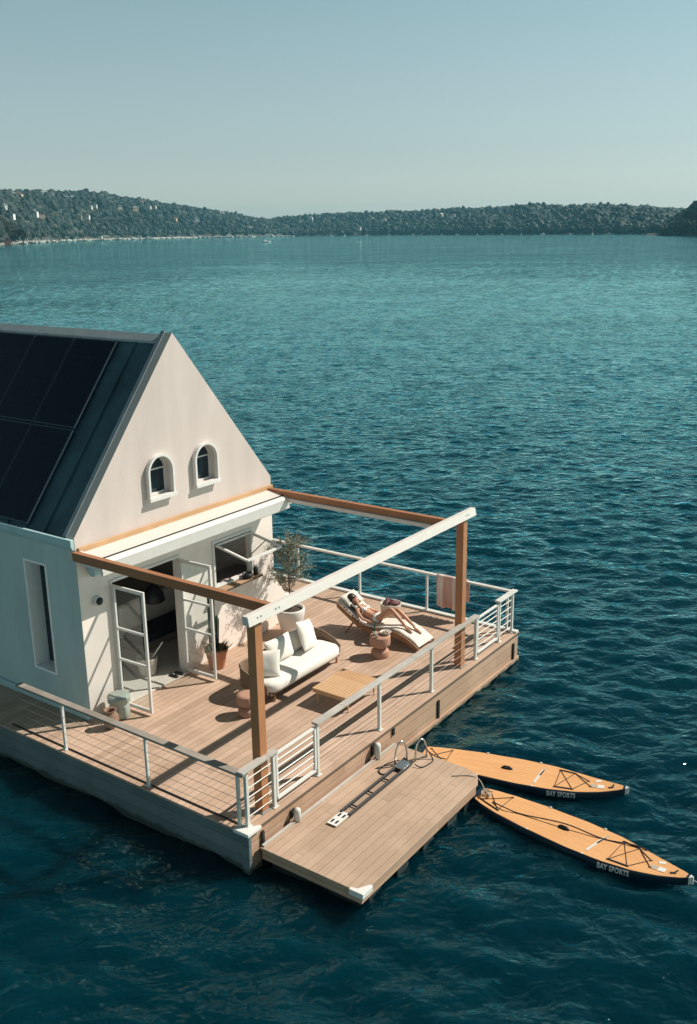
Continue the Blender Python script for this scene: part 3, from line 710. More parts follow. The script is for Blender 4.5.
# door frame + leaves
df = MB()
for a in ((1.852, 1.90, HY - .03, HY + .1, .01, 2.70), (3.70, 3.748, HY - .03, HY + .1, .01, 2.70), (1.90, 3.70, HY - .03, HY + .1, 2.64, 2.698)): df.box(*a)
df.build('door_frame', 'white', ho, bevel=.004)
rbox(1.86, 3.74, HY - .12, HY + .18, .003, .045).build('door_sill', 'tile', ho, bevel=.005)
def leaf(hx, hy, ang, W=.86, H=2.56, z0=.055):
    m = Matrix.Translation((hx, hy, z0)) @ Matrix.Rotation(ang, 4, 'Z')
    f = MB()
    for a in ((0, .06), (W - .06, W)): f.box(a[0], a[1], -.022, .022, 0, H)
    for z0_, z1_ in ((0, .07), (H * .38, H * .38 + .045), (H * .64, H * .64 + .045), (H - .07, H)): f.box(.06, W - .06, -.021, .021, z0_, z1_)
    d = f.xf(m).build('door', 'white', ho, bevel=.004)
    rbox(.055, W - .055, -.004, .004, .06, H - .06).xf(m).build('pane', 'glass', d)
    MB().tube([(W - .03, -.022, 1.02), (W - .03, -.07, 1.02), (W - .13, -.07, 1.02)], .01, 6).merge(MB().tube([(W - .03, .022, 1.02), (W - .03, .07, 1.02), (W - .13, .07, 1.02)], .01, 6)).xf(m).build('handle', 'steel', d)
leaf(1.88, HY - .04, R(-88)); leaf(3.72, HY - .04, R(-88))
# servery window
sf = MB()
for a in ((4.752, 4.81, HY - .03, HY + .1, 1.602, 2.698), (6.01, 6.068, HY - .03, HY + .1, 1.602, 2.698), (4.81, 6.01, HY - .03, HY + .1, 2.64, 2.698), (4.81, 6.01, HY - .03, HY + .1, 1.602, 1.64)): sf.box(*a)
so = sf.build('servery_window', 'white', ho, bevel=.004)
sash = MB(); q = [(4.84, HY - .04, 2.60), (5.98, HY - .04, 2.60), (5.98, 4.12, 2.42), (4.84, 4.12, 2.42)]
for i in range(4): sash.bar(q[i], q[(i + 1) % 4], .05, .045)
sash.build('lifted_sash', 'white', so)
MB().add([(4.87, HY - .06, 2.60), (5.95, HY - .06, 2.60), (5.95, 4.15, 2.43), (4.87, 4.15, 2.43)], [(0, 1, 2, 3)]).build('pane', 'glass', so)
for x in (4.86, 5.96): MB().tube([(x, HY - .02, 2.05), (x, 4.55, 2.50)], .012, 6).build('strut', 'black', so)
rbox(4.70, 6.12, 4.80, HY - .035, 1.55, 1.597).build('servery_shelf', 'slat', ho, bevel=.006)
# interior
rbox(HX0 + .32, HX1 - .32, HY + .2, 11, .004, .04).build('room_floor', 'tile', ho)
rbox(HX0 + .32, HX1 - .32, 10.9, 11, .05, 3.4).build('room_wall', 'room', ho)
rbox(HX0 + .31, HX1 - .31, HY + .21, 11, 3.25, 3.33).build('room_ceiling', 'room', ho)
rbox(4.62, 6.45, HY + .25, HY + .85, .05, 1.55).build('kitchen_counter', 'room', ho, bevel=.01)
# wall fittings
wl = MB().lathe([(.10, 0), (.10, .05), (.085, .09), (.03, .1)], n=20).xf(Matrix.Translation((1.50, HY - .001, 2.40)) @ Matrix.Rotation(R(90), 4, 'X')).build('wall_lamp', 'white', ho, smooth=True)
MB().lathe([(.075, .092), (.08, .11), (.05, .13), (.01, .135)], n=18).xf(Matrix.Translation((1.50, HY - .001, 2.40)) @ Matrix.Rotation(R(90), 4, 'X')).build('lamp_cap', 'black', wl, smooth=True)
MB().tube([(1.34, HY - .13, 3.06), (1.68, HY - .13, 3.06)], .11, 16).build('wall_speaker', 'sidetrim', ho, bevel=.015)
# low white wing wall beside the cottage
MB().prism([(6.82, 0.005), (7.55, .005), (7.55, .62), (7.28, .66), (6.82, 1.28)], 'Y', HY + .02, HY + .14).build('wing_wall', 'pier', ho, bevel=.02)

# ------------------------------------------------------------------ swim platform
PZ = -.345
sp = thing('swim_platform', 'low rectangular timber swim platform floating in front of the deck', 'platform', (2.2, -1.05, SEA))
out = [(.22, -.045), (.22, -2.05), (3.85, -2.05), (4.12, -1.90), (4.21, -1.62), (4.21, -.045)]
MB().prism(out, 'Z', PZ - .04, PZ).build('decking', 'platform', sp, bevel=.006)
MB().prism([(.25, -.06), (.25, -2.02), (3.84, -2.02), (4.09, -1.87), (4.18, -1.6), (4.18, -.06)], 'Z', PZ - .22, PZ - .042).build('fascia', 'fascia_front', sp)
rbox(.35, 4.0, -1.9, -.15, -1.0, PZ - .21).build('float', 'float', sp, bevel=.05)
for x in (.7, 1.5, 2.3, 3.1, 3.7): MB().tube([(x, -1.96, -.72), (x, -.1, -.72)], .17, 10).build('float_drum', 'float', sp)
MB().prism([(.19, -2.08), (.46, -2.08), (.46, -2.03), (.27, -1.92), (.25, -1.82), (.19, -1.82)], 'Z', PZ - .09, PZ + .008).build('corner_cap', 'white', sp, bevel=.008)
rbox(.26, 4.18, -.10, -.046, PZ + .004, PZ + .03).build('trim_strip', 'railtimber', sp)
for x, z0, z1, lab in ((1.14, PZ + .004, -.10, 'white cylindrical fender on the hull nearer the corner post'), (3.56, PZ + .004, -.02, 'white cylindrical fender on the hull behind the folded ladder')):
    f = thing('fender', lab, 'fender', (x, -.085, z0), 0, 'fenders between hull and swim platform')
    MB().lathe([(.04, 0), (.06, .02), (.06, z1 - z0 - .05), (.045, z1 - z0 - .01), (.012, z1 - z0)], (x, -.09, z0), 16).build('roller', 'railwhite', f, smooth=True)
    rbox(x - .06, x + .06, -.004, .026, z0 + .05, z1 - .06).build('bracket', 'black', f)

# ladder
la = thing('boarding_ladder', 'black folding boarding ladder with steel hoop handles lying on the swim platform', 'ladder', (2.6, -.65, PZ))
za = PZ + .035
for y in (-.565, -.735): MB().tube([(1.72, y, za), (3.55, y - .0, za), (3.75, y - .01, za + .03)], .03, 8).build('side_rail', 'black', la)
for x in (2.0, 2.5, 3.0, 3.4): MB().tube([(x, -.565, za), (x, -.735, za)], .014, 6).build('rung', 'rope', la)
pl = rbox(1.34, 1.76, -.745, -.545, PZ + .02, PZ + .035).build('foot_plate', 'white', la, bevel=.01)
for x, y in ((1.44, -.69), (1.44, -.60), (1.64, -.69), (1.64, -.60)): rbox(x - .045, x + .045, y - .018, y + .018, PZ + .036, PZ + .040).build('slot', 'black', pl)
rbox(3.40, 3.70, -.76, -.54, PZ + .05, PZ + .075).build('hinge_plate', 'steel', la, bevel=.01)
def hoop(p, q, h):
    pts = []
    for i in range(13):
        t = i / 12; a = math.pi * t
        pts.append((p[0] + (q[0] - p[0]) * (.5 - .5 * math.cos(a)), p[1] + (q[1] - p[1]) * (.5 - .5 * math.cos(a)), PZ + h * (.55 * math.sin(a) ** .5 + .45 * math.sin(a))))
    pts[0] = (p[0], p[1], PZ); pts[-1] = (q[0], q[1], PZ)
    return MB().tube(pts, .018, 8)
hoop((3.52, -.50, 0), (3.78, -.60, 0), .46).build('hoop_handle', 'steel', la, smooth=True)
hoop((3.88, -.72, 0), (4.12, -.82, 0), .42).build('hoop_handle', 'steel', la, smooth=True)
def rope(pts, label, r=.012, mat='rope', name='mooring_rope'):
    return tag(MB().tube(pts, r, 6).build(name, mat, smooth=True), label, 'rope')
def curve_pts(ctrl, n=8):
    c = [Vector(p) for p in ctrl]; c = [c[0]] + c + [c[-1]]; o = []
    for i in range(1, len(c) - 2):
        for k in range(n):
            t = k / n; a, b, d, e = c[i - 1], c[i], c[i + 1], c[i + 2]
            o.append(.5 * ((2 * b) + (d - a) * t + (2 * a - 5 * b + 4 * d - e) * t * t + (3 * b - a - 3 * d + e) * t ** 3))
    return o + [c[-2]]
rope(curve_pts([(3.60, -.55, PZ + .1), (3.45, -.35, PZ + .02), (3.2, -.36, PZ + .014), (3.15, -.50, PZ + .014), (3.4, -.60, PZ + .03), (3.75, -.70, PZ + .06)]), 'dark rope looped on the platform beside the folded ladder')
rope(curve_pts([(4.08, -.80, PZ + .25), (4.12, -.95, PZ + .02), (4.0, -1.0, PZ + .014), (3.75, -.95, PZ + .014), (3.7, -.82, PZ + .05)]), 'dark rope tied to the outer hoop handle of the ladder')
rope(curve_pts([(4.12, -.82, PZ + .15), (4.4, -.85, -.45), (4.62, -.95, -.585)]), 'dark tether from the ladder hoop to the farther paddle board')
rope(curve_pts([(3.80, -1.55, PZ + .014), (3.98, -1.78, PZ + .014), (4.02, -1.98, PZ - .02), (3.98, -2.12, -.50), (3.93, -2.25, -.575)]), 'pale tether from the platform corner to the nearer paddle board', .01, 'palerope')

# ------------------------------------------------------------------ paddle boards
OUT = [(0, .16), (.02, .22), (.06, .285), (.15, .365), (.3, .435), (.5, .47), (.65, .445), (.78, .35), (.88, .235), (.95, .13), (.985, .06), (1, .012)]
BL, BT = 3.86, .14
def hwid(t): return float(np.interp(t, [o[0] for o in OUT], [o[1] for o in OUT]))
def rock(t): return .10 * max(0, (t - .75) / .25) ** 2 + .02 * max(0, (.15 - t) / .15) ** 2
def board(label, tail, tip):
    d = Vector((tip[0] - tail[0], tip[1] - tail[1], 0)); rz = math.atan2(d.y, d.x); L = d.length; k = L / BL
    c = ((tail[0] + tip[0]) / 2, (tail[1] + tip[1]) / 2, SEA)
    t = thing('paddle_board', label, 'paddle board', c, rz, 'paddle boards tied to the swim platform')
    N = 44; rings = []; top = []
    for i in range(N + 1):
        u = i / N; u = u if u < 1 else 1; x = (u - .5) * L; w_ = hwid(u); z = -.03 + rock(u)
        rings.append([(x, -w_ * .86, z), (x, -w_ * .985, z + .03), (x, -w_, z + BT * .55), (x, -w_ * .985, z + BT - .02), (x, -w_ * .95, z + BT), (x, w_ * .95, z + BT), (x, w_ * .985, z + BT - .02), (x, w_, z + BT * .55), (x, w_ * .985, z + .03), (x, w_ * .86, z)])
        if .008 <= u <= .985: top.append([(x, -max(w_ * .95 - .012, .01), z + BT + .004), (x, 0, z + BT + .007), (x, max(w_ * .95 - .012, .01), z + BT + .004)])
    MB().loft(rings).build('hull', 'boardside', t, smooth=False, local=True)
    MB().loft(top, False, False).build('deck_pad', 'pad', t, local=True)
    def P(u, s, dz=.012): return Vector(((u - .5) * L, s, -.03 + rock(u) + BT + dz))
    # nose cap
    nose = []
    for i in range(6):
        u = .988 + .015 * i / 5; w_ = hwid(min(u, 1)) * 1.02 + .002; x = (u - .5) * L; z = -.03 + rock(u)
        nose.append([(x, -w_, z + .02), (x, -w_, z + BT + .006), (x, 0, z + BT + .012), (x, w_, z + BT + .006), (x, w_, z + .02)])
    MB().loft(nose).build('nose_cap', 'railwhite', t, local=True)
    # handle, stripes, patches, bungees
    h = MB().ell(P(.44, 0, .004), (.12, .05, .012)).build('handle_recess', 'black', t, smooth=True, local=True)
    MB().tube([P(.44, 0, .012) + Vector((dx, 0, dz)) for dx, dz in ((-.1, 0), (-.05, .035), (.05, .035), (.1, 0))], .016, 8).build('carry_handle', 'black', h, local=True)
    def strip(u0, s0, u1, s1, w_, name, mat, dz=.010):
        a, b = P(u0, s0, dz), P(u1, s1, dz); dd = (b - a).normalized(); n_ = Vector((-dd.y, dd.x, 0)) * w_ / 2
        return MB().add([a - n_, b - n_, b + n_, a + n_, *[v + Vector((0, 0, .002)) for v in (a - n_, b - n_, b + n_, a + n_)]], [(0, 1, 2, 3), (7, 6, 5, 4), (0, 4, 5, 1), (1, 5, 6, 2), (2, 6, 7, 3), (3, 7, 4, 0)]).build(name, mat, t, local=True)
    strip(.585, -.30, .605, .20, .045, 'stripe', 'railwhite'); strip(.598, -.02, .615, .30, .03, 'stripe', 'palerope')
    strip(.865, -.04, .895, -.04, .11, 'patch', 'white'); strip(.85, .12, .875, .16, .06, 'patch', 'white'); strip(.835, -.04, .862, -.04, .11, 'patch', 'palerope')
    strip(.915, -.06, .935, -.02, .05, 'valve', 'black'); strip(.93, .0, .935, .07, .03, 'valve', 'black')
    pts = [P(.68, .30), P(.75, .285), P(.82, .10), P(.835, -.08), P(.76, -.27), P(.68, -.30)]
    for p_ in pts: MB().ell(p_, (.03, .018, .008), 8, 5).build('d_ring', 'black', t, local=True)
    for a, b in ((0, 5), (0, 4), (1, 5), (1, 2), (1, 3), (2, 4), (0, 1), (4, 5)):
        MB().tube([pts[a], pts[b]], .014 if {a, b} in ({0, 1}, {4, 5}) else .006, 6).build('bungee', 'rope', t, local=True)
    tp = [P(.05, .16), P(.05, -.16), P(.15, -.25), P(.15, .25)]
    for p_ in tp: MB().ell(p_, (.03, .018, .008), 8, 5).build('d_ring', 'black', t, local=True)
    for a, b in ((0, 2), (1, 3), (2, 3), (1, 2)): MB().tube([tp[a], tp[b]], .012 if (a, b) == (1, 2) else .006, 6).build('bungee', 'rope', t, local=True)
    for u in (.32, .58):
        for s_ in (-1, 1): MB().ell(P(u, s_ * (hwid(u) - .03)), (.03, .02, .01), 8, 5).build('d_ring', 'railwhite', t, local=True)
    # lettering on the rail facing the camera
    def side_pt(u, zz): w_ = hwid(u); return Vector(((u - .5) * L, -w_ - .004, -.03 + rock(u) + zz))
    cu = bpy.data.curves.new('lettering', 'FONT'); cu.body = 'BAY SPORTS'; cu.size = .135; cu.align_x = 'CENTER'; cu.align_y = 'CENTER'; cu.offset = .0035; cu.extrude = .0015; cu.space_character = 1.08
    tmp = bpy.data.objects.new('tmp_lettering', cu); col.objects.link(tmp)
    bpy.context.view_layer.update()
    me = bpy.data.meshes.new_from_object(tmp.evaluated_get(bpy.context.evaluated_depsgraph_get())); bpy.data.objects.remove(tmp)
    xs = [v.co.x for v in me.vertices]; sx = .50 / (max(xs) - min(xs))
    uc, zc = .715, BT * .52
    for v in me.vertices:
        u = uc + v.co.x * sx / L; w_ = hwid(u)
        v.co = Vector(((u - .5) * L, -w_ - .006 - v.co.z, -.03 + rock(u) + zc + v.co.y * .98))
    me.materials.clear(); me.materials.append(M['white'])
    o = bpy.data.objects.new('lettering', me); col.objects.link(o); o.parent = t
    return t, P, rz, c
b1 = board('tan paddle board with navy rails, the farther one, nosed away from the ladder hoops', (4.62, -.36), (5.50, -4.22))
b2 = board('tan paddle board with navy rails, the nearer one with a dark leash along it', (3.98, -1.97), (3.62, -5.93))
def wp(b, u, s, dz=.015):
    p = b[1](u, s, dz); c, s_ = math.cos(b[2]), math.sin(b[2]); return Vector((b[3][0] + p.x * c - p.y * s_, b[3][1] + p.x * s_ + p.y * c, b[3][2] + p.z))
rope(curve_pts([wp(b2, .10, -.1), wp(b2, .17, -.16, .05), wp(b2, .25, -.10), wp(b2, .44, .05, .07), wp(b2, .6, .14), wp(b2, .72, .285, .03), wp(b2, .78, .32, .015)]), 'dark coiled leash running along the nearer paddle board', .011, 'rope', 'leash')
coil = [wp(b2, .05, 0) + Vector((.10 * math.cos(a_) * (1 + .2 * math.sin(3 * a_)), .08 * math.sin(a_), .01 + .004 * a_)) for a_ in [i * .35 for i in range(50)]]
rope(coil, 'pale coiled rope lying on the tail of the nearer paddle board', .009, 'palerope', 'coiled_rope')
rope([wp(b2, 1.0, 0, -.05), wp(b2, 1.03, .02, -.10), wp(b2, 1.12, .12, -.17)], 'pale bow line trailing from the nose of the nearer paddle board', .008, 'railwhite', 'bow_line')

# ------------------------------------------------------------------ furniture
def superpillow(w, h, t, m, n=14, p=.55):
    rows_t, rows_b = [], []
    mb = MB(); vs_, idx = [], {}
    for i in range(n + 1):
        for j in range(n + 1):
            u, v = -1 + 2 * i / n, -1 + 2 * j / n
            f = max(0, (1 - abs(u) ** 2.6) * (1 - abs(v) ** 2.6)) ** p
            pinch = 1 - .06 * (1 - abs(u)) * abs(v) ** 2 - .06 * (1 - abs(v)) * abs(u) ** 2
            cr = mnoise.noise(Vector((u * 1.7, v * 1.7, w * 3))) * .012
            rows_t.append((u * w / 2 * pinch, v * h / 2 * pinch, t / 2 * f + cr * f)); rows_b.append((u * w / 2 * pinch, v * h / 2 * pinch, -t / 2 * f - .002 + cr * f))
    k = n + 1; fs_ = []
    for i in range(n):
        for j in range(n):
            a = i * k + j; fs_.append((a, a + k, a + k + 1, a + 1)); fs_.append((a + k * k, a + 1 + k * k, a + k + 1 + k * k, a + k + k * k))
    edge = [i * k for i in range(k)] + [(k - 1) * k + j for j in range(1, k)] + [i * k + k - 1 for i in range(k - 2, -1, -1)] + [j for j in range(k - 2, 0, -1)]
    for a, b in zip(edge, edge[1:] + edge[:1]): fs_.append((a, b, b + k * k, a + k * k))
    return mb.add(rows_t + rows_b, fs_).xf(m)
def cushion(label, loc, rot, w, h, t, mat='pillow', group=None, name='cushion'):
    m = Matrix.Translation(loc) @ rot
    o = superpillow(w, h, t, m).build(name, mat, smooth=True)
    return tag(o, label, name.replace('_', ' '), group)
def rot(x, y, z): return Matrix.Rotation(R(z), 4, 'Z') @ Matrix.Rotation(R(y), 4, 'Y') @ Matrix.Rotation(R(x), 4, 'X')

# sofa: faces -Y
SX0, SX1, SY0, SY1 = 3.50, 6.06, 2.44, 3.42
so_ = thing('outdoor_sofa', 'woven outdoor sofa with thick cream seat cushion on the sunny deck', 'sofa', ((SX0 + SX1) / 2, 2.9, 0))
rbox(SX0 + .1, SX1 - .1, SY0 + .08, SY1 - .1, .17, .23).build('base_frame', 'weave', so_, bevel=.02)
def rr_poly(x0, x1, y0, y1, r, n=6):
    o = []
    for cx, cy, a0 in ((x1 - r, y1 - r, 0), (x0 + r, y1 - r, 90), (x0 + r, y0 + r, 180), (x1 - r, y0 + r, 270)):
        for i in range(n + 1): a = R(a0 + 90 * i / n); o.append((cx + r * math.cos(a), cy + r * math.sin(a)))
    return o
cu_ = MB(); rings = []
for z, ins in ((.232, .06), (.245, .015), (.29, 0), (.38, 0), (.425, .02), (.445, .06)):
    rings.append([(x, y, z) for x, y in rr_poly(SX0 + .06 + ins, SX1 - .06 - ins, SY0 + ins, SY1 - .16 - ins, .26)])
rings.append([(x, y, .455) for x, y in rr_poly(SX0 + .36, SX1 - .36, SY0 + .26, SY1 - .42, .1)])
cu_.loft(rings).build('seat_cushion', 'fabric', so_, smooth=True)
# woven back + arms: a U band whose top dips toward the arm fronts
path = [(SX0, SY0 + .30), (SX0 - .015, SY0 + .6)] + [(SX0 + .34 - .35 * math.cos(R(a)), SY1 - .34 + .35 * math.sin(R(a))) for a in range(10, 91, 16)]
path = path + [(SX0 + SX1 - x, y) for x, y in reversed(path)]
path = [(SX0 + .04, SY0 + .12)] + path + [(SX1 - .04, SY0 + .12)]
tot = [0]
for a, b in zip(path, path[1:]): tot.append(tot[-1] + math.hypot(b[0] - a[0], b[1] - a[1]))
rings = []; rim = []; lowr = []
for (x, y), s in zip(path, tot):
    u = min(s, tot[-1] - s); top = .38 + .25 * min(1, u / .7) ** .6
    cx, cy = MX * 0 + (SX0 + SX1) / 2, (SY0 + SY1) / 2; dx, dy = cx - x, cy - y; dl = math.hypot(dx, dy); dx, dy = dx / dl * .05, dy / dl * .05
    rings.append([(x, y, .22), (x + dx, y + dy, .22), (x + dx * .7, y + dy * .7, top), (x - dx * .3, y - dy * .3, top)])
    rim.append((x, y, top + .01)); lowr.append((x, y, .22))
MB().loft(rings).build('woven_back', 'weave', so_)
MB().tube(rim, .026, 8).build('rim_rail', 'weave', so_, smooth=True)
for x, y in ((SX0 + .25, SY0 + .12), (SX1 - .12, SY0 + .16), (SX0 + .25, SY1 - .15), (SX1 - .2, SY1 - .15)): MB().tube([(x, y, .004), (x, y, .18)], .024, 8).build('leg', 'timberdark', so_)
cushion('large cream cushion propped against the left end of the woven sofa', (3.88, 2.88, .70), rot(68, 0, -52), .60, .56, .20, group='cushions on the sofa')
cushion('cream back cushion in the middle of the woven sofa', (4.62, 3.12, .70), rot(70, 0, -3), .78, .52, .22, group='cushions on the sofa')
cushion('square cream cushion tilted on the right half of the woven sofa', (5.42, 3.0, .76), rot(66, 14, 12), .68, .66, .20, group='cushions on the sofa')
cushion('flat cream cushion behind the tilted one at the right end of the sofa', (5.40, 3.20, .66), rot(75, 0, 5), .74, .46, .18, group='cushions on the sofa')

# coffee table
ct = thing('coffee_table', 'low square slatted teak table in front of the sofa', 'table', (4.65, 1.42, 0))
sl = MB()
for i in range(12):
    y0 = .97 + i * .0765; sl.box(4.12, 5.20, y0, y0 + .064, .315, .345)
sl.build('tabletop', 'loungerwood' if False else 'ledger', ct, bevel=.004)
ap = MB()
for a in ((4.13, 5.19, .98, 1.01, .25, .313), (4.13, 5.19, 1.84, 1.87, .25, .313), (4.13, 4.16, 1.01, 1.84, .25, .313), (5.16, 5.19, 1.01, 1.84, .25, .313)): ap.box(*a)
ap.build('apron', 'ledger', ct)
for x, y in ((4.2, 1.05), (5.12, 1.05), (4.2, 1.80), (5.12, 1.80)): MB().tube([(x, y, .004), (x, y, .25)], [.018, .026], 8).build('leg', 'ledger', ct)

# clay pedestal stools
def stool(name, label, x, y, h, r, mat):
    pr = [(r * .86, .004), (r * .90, .03), (r * .86, h * .28), (r * .55, h * .42), (r * .62, h * .47), (r * .97, h * .58), (r, h * .66), (r, h * .95), (r * .96, h)]
    t = thing(name, label, 'side table', (x, y, 0))
    MB().lathe([p for p in pr if p[1] <= h * .43], (x, y, 0), 28).build('base', mat, t, smooth=True, bevel=.008)
    MB().lathe([(r * .52, h * .42)] + [p for p in pr if p[1] > h * .43] + [(r * .5, h)], (x, y, 0), 28).build('top', mat, t, smooth=True)
    return t
stool('clay_stool', 'pink clay pedestal side table beside the sunbathing woman', 6.78, 2.0, .50, .235, 'claypink')
stool('clay_stool', 'terracotta pedestal side table half behind the front pergola post', 3.02, 2.66, .44, .205, 'claypink')
sg = thing('sage_stool', 'pale sage green drum stool outside the open left door', 'stool', (1.56, 4.72, 0))
MB().lathe([(.19, .004), (.20, .03), (.20, .24), (.175, .28), (.175, .30), (.225, .34), (.225, .44), (.21, .46), (.1, .462)], (1.56, 4.72, 0), 28).build('body', 'sage', sg, smooth=True)
MB().lathe([(.20, .463), (.19, .470), (.05, .468)], (1.56, 4.72, 0), 28).build('lid', 'sage', sg, smooth=True)
ur = thing('clay_urn', 'small round brown clay urn standing beside the sage stool', 'urn', (1.14, 4.50, 0))
MB().lathe([(.085, .004), (.12, .05), (.16, .15), (.155, .24), (.11, .32), (.10, .35), (.125, .38), (.115, .385), (.085, .36), (.085, .30), (.10, .22), (.02, .2)], (1.14, 4.50, 0), 26).build('body', 'urn', ur, smooth=True)

# stool-top things
bt = thing('bottle', 'small dark green bottle with pale label on the pink clay table', 'bottle', (6.71, 2.10, .50))
MB().lathe([(.034, .502), (.037, .51), (.037, .62), (.015, .69), (.014, .76), (.017, .765), (.016, .78)], (6.71, 2.10, 0), 14).build('glass_body', pane_mat('bottle_green', (.02, .07, .05)), bt, smooth=True)
MB().lathe([(.0385, .53), (.0385, .61)], (6.71, 2.10, 0), 14, False).build('paper_label', 'white', bt, smooth=True)
bw = thing('glass_tumbler', 'clear tumbler beside the green bottle on the pink clay table', 'glass', (6.62, 1.98, .50))
MB().lathe([(.035, .502), (.042, .60), (.038, .60), (.031, .512), (.005, .511)], (6.62, 1.98, 0), 14).build('tumbler', 'glass', bw, smooth=True)
MB().lathe([(.034, .515), (.036, .55), (.004, .551)], (6.62, 1.98, 0), 12).build('drink', 'palerope', bw, smooth=True)
fb = thing('fruit_bowl', 'shallow pale bowl with snacks on the pink clay table', 'bowl', (6.90, 1.93, .50))
MB().lathe([(.05, .503), (.10, .53), (.13, .56), (.122, .56), (.09, .535), (.02, .52)], (6.90, 1.93, 0), 20).build('bowl', 'railwhite', fb, smooth=True)
sn = MB()
for i in range(9): sn.ell((6.90 + random.uniform(-.06, .06), 1.93 + random.uniform(-.06, .06), .55), (.025, .025, .022), 8, 5)
sn.build('snacks', 'slat', fb, smooth=True)

# pots and plants
def pot(name, label, x, y, prof, mat, soil):
    t = thing(name, label, 'plant pot', (x, y, 0))
    MB().lathe(prof, (x, y, 0), 32).build('body', mat, t, smooth=True)
    MB().lathe([(soil[0], soil[1] - .03), (soil[0], soil[1]), (.01, soil[1] + .015)], (x, y, 0), 24).build('soil', 'soil', t, smooth=True); return t
pot('terracotta_pot', 'orange terracotta pot holding a dark cactus by the right door', 4.30, 4.66, [(.16, .004), (.17, .02), (.235, .38), (.26, .385), (.265, .46), (.235, .465), (.225, .40), (.2, .36)], 'terracotta', (.222, .41))
pot('white_planter', 'tall tapered white planter holding the olive tree', 6.70, 4.50, [(.21, .004), (.22, .02), (.33, .45), (.345, .60), (.335, .635), (.30, .635), (.295, .55), (.2, .5)], 'potwhite', (.297, .57))
cp = thing('cactus', 'tall dark columnar cactus in the terracotta pot', 'cactus', (4.30, 4.70, .41))
def ribbed(x, y, z0, z1, r, lean=(0, 0)):
    rings = []
    for i in range(9):
        u = i / 8; z = z0 + (z1 - z0) * u; rr = r * (1 if u < .9 else math.sqrt(max(.05, 1 - ((u - .9) / .1) ** 2)))
        rings.append([(x + lean[0] * u + rr * (1 + .18 * (j % 2)) * math.cos(2 * math.pi * j / 14), y + lean[1] * u + rr * (1 + .18 * (j % 2)) * math.sin(2 * math.pi * j / 14), z) for j in range(14)])
    return MB().loft(rings)
ribbed(4.28, 4.74, .40, 1.78, .07, (.02, 0)).build('stem', 'cactus', cp)
ribbed(4.37, 4.72, .40, 1.15, .05, (.08, .02)).build('stem', 'cactus', cp)
ribbed(4.33, 4.80, 1.0, 1.42, .04, (.10, .02)).build('arm', 'cactus', cp)
su = MB()
for i in range(130):
    an = random.uniform(0, 6.3); rr = random.uniform(.05, .24); c = Vector((4.30 + rr * math.cos(an), 4.66 + rr * math.sin(an), .42))
    d_ = Vector((math.cos(an) * .5, math.sin(an) * .5, random.uniform(.5, 1.1))).normalized() * random.uniform(.14, .34); s_ = d_.orthogonal().normalized() * .02
    su.add([c - s_, c + s_, c + d_ * .6 + s_ * 1.1, c + d_, c + d_ * .6 - s_ * 1.1], [(0, 1, 2, 3, 4)])
tag(su.build('succulents', 'succulent'), 'spiky grey green succulents around the cactus in the terracotta pot', 'plant')
# olive tree
ot = thing('olive_tree', 'slender silvery olive tree in the tall white planter', 'tree', (6.70, 4.50, .56))
tk = MB().tube([(6.70, 4.5, .55), (6.72, 4.52, .9), (6.69, 4.5, 1.25), (6.72, 4.52, 2.35)], [.03, .025, .022, .012], 8)
lv = MB()
for i in range(40):
    z0 = random.uniform(1.0, 2.3); an = random.uniform(0, 6.3); ln = random.uniform(.3, .62) * (1.2 - .5 * abs(z0 - 1.6)) + .05
    d_ = Vector((math.cos(an), math.sin(an), random.uniform(.25, 1.2))).normalized() * ln
    a_ = Vector((6.70, 4.5, z0)); b_ = a_ + d_ * .55 + Vector((0, 0, .02)); c_ = a_ + d_ + Vector((0, 0, -.03))
    tk.tube([a_, b_, c_], [.011, .007, .003], 5)
    for k in range(120):
        u = random.uniform(.25, 1.08); p_ = a_.lerp(c_, u) + Vector((random.gauss(0, .035), random.gauss(0, .035), random.gauss(0, .035)))
        q_ = (d_.normalized() * .6 + Vector((random.gauss(0, 1), random.gauss(0, 1), random.gauss(0, .8)))).normalized() * random.uniform(.035, .06)
        s_ = (Matrix.Rotation(random.uniform(0, 6.3), 3, q_.normalized()) @ q_.orthogonal().normalized()) * .011
        lv.add([p_, p_ + q_ * .5 + s_, p_ + q_, p_ + q_ * .5 - s_], [(0, 1, 2, 3)])
tk.build('trunk', 'bark', ot, smooth=True); lv.build('crown', 'olive', ot)

# lounger -----------------------------------------------------------
PY = [1.38, 1.5, 1.62, 1.75, 1.9, 2.05, 2.2, 2.35, 2.5, 2.65, 2.8, 2.95, 3.1, 3.25, 3.4, 3.55, 3.64]
PZL = [.10, .17, .235, .295, .34, .36, .355, .335, .305, .285, .295, .34, .41, .50, .595, .69, .745]
LX0, LX1 = 7.40, 8.10
lg = thing('sun_lounger', 'curved teak sun lounger with white towelling pad under the woman', 'sun lounger', (7.75, 2.5, 0))
for x in (LX0, LX1):
    rings = [[(x - .022, y, z - .13 if i not in (0,) else z - .07), (x + .022, y, z - .13 if i != 0 else z - .07), (x + .022, y, z), (x - .022, y, z)] for i, (y, z) in enumerate(zip(PY, PZL))]
    MB().loft(rings).build('side_rail', 'loungerwood', lg, bevel=.006)
sl = MB()
for i in range(27):
    y = 1.42 + i * .082; z = float(np.interp(y, PY, PZL)); sl.box(LX0 + .024, LX1 - .024, y - .028, y + .028, z - .03, z - .008)
sl.build('slats', 'loungerwood', lg)
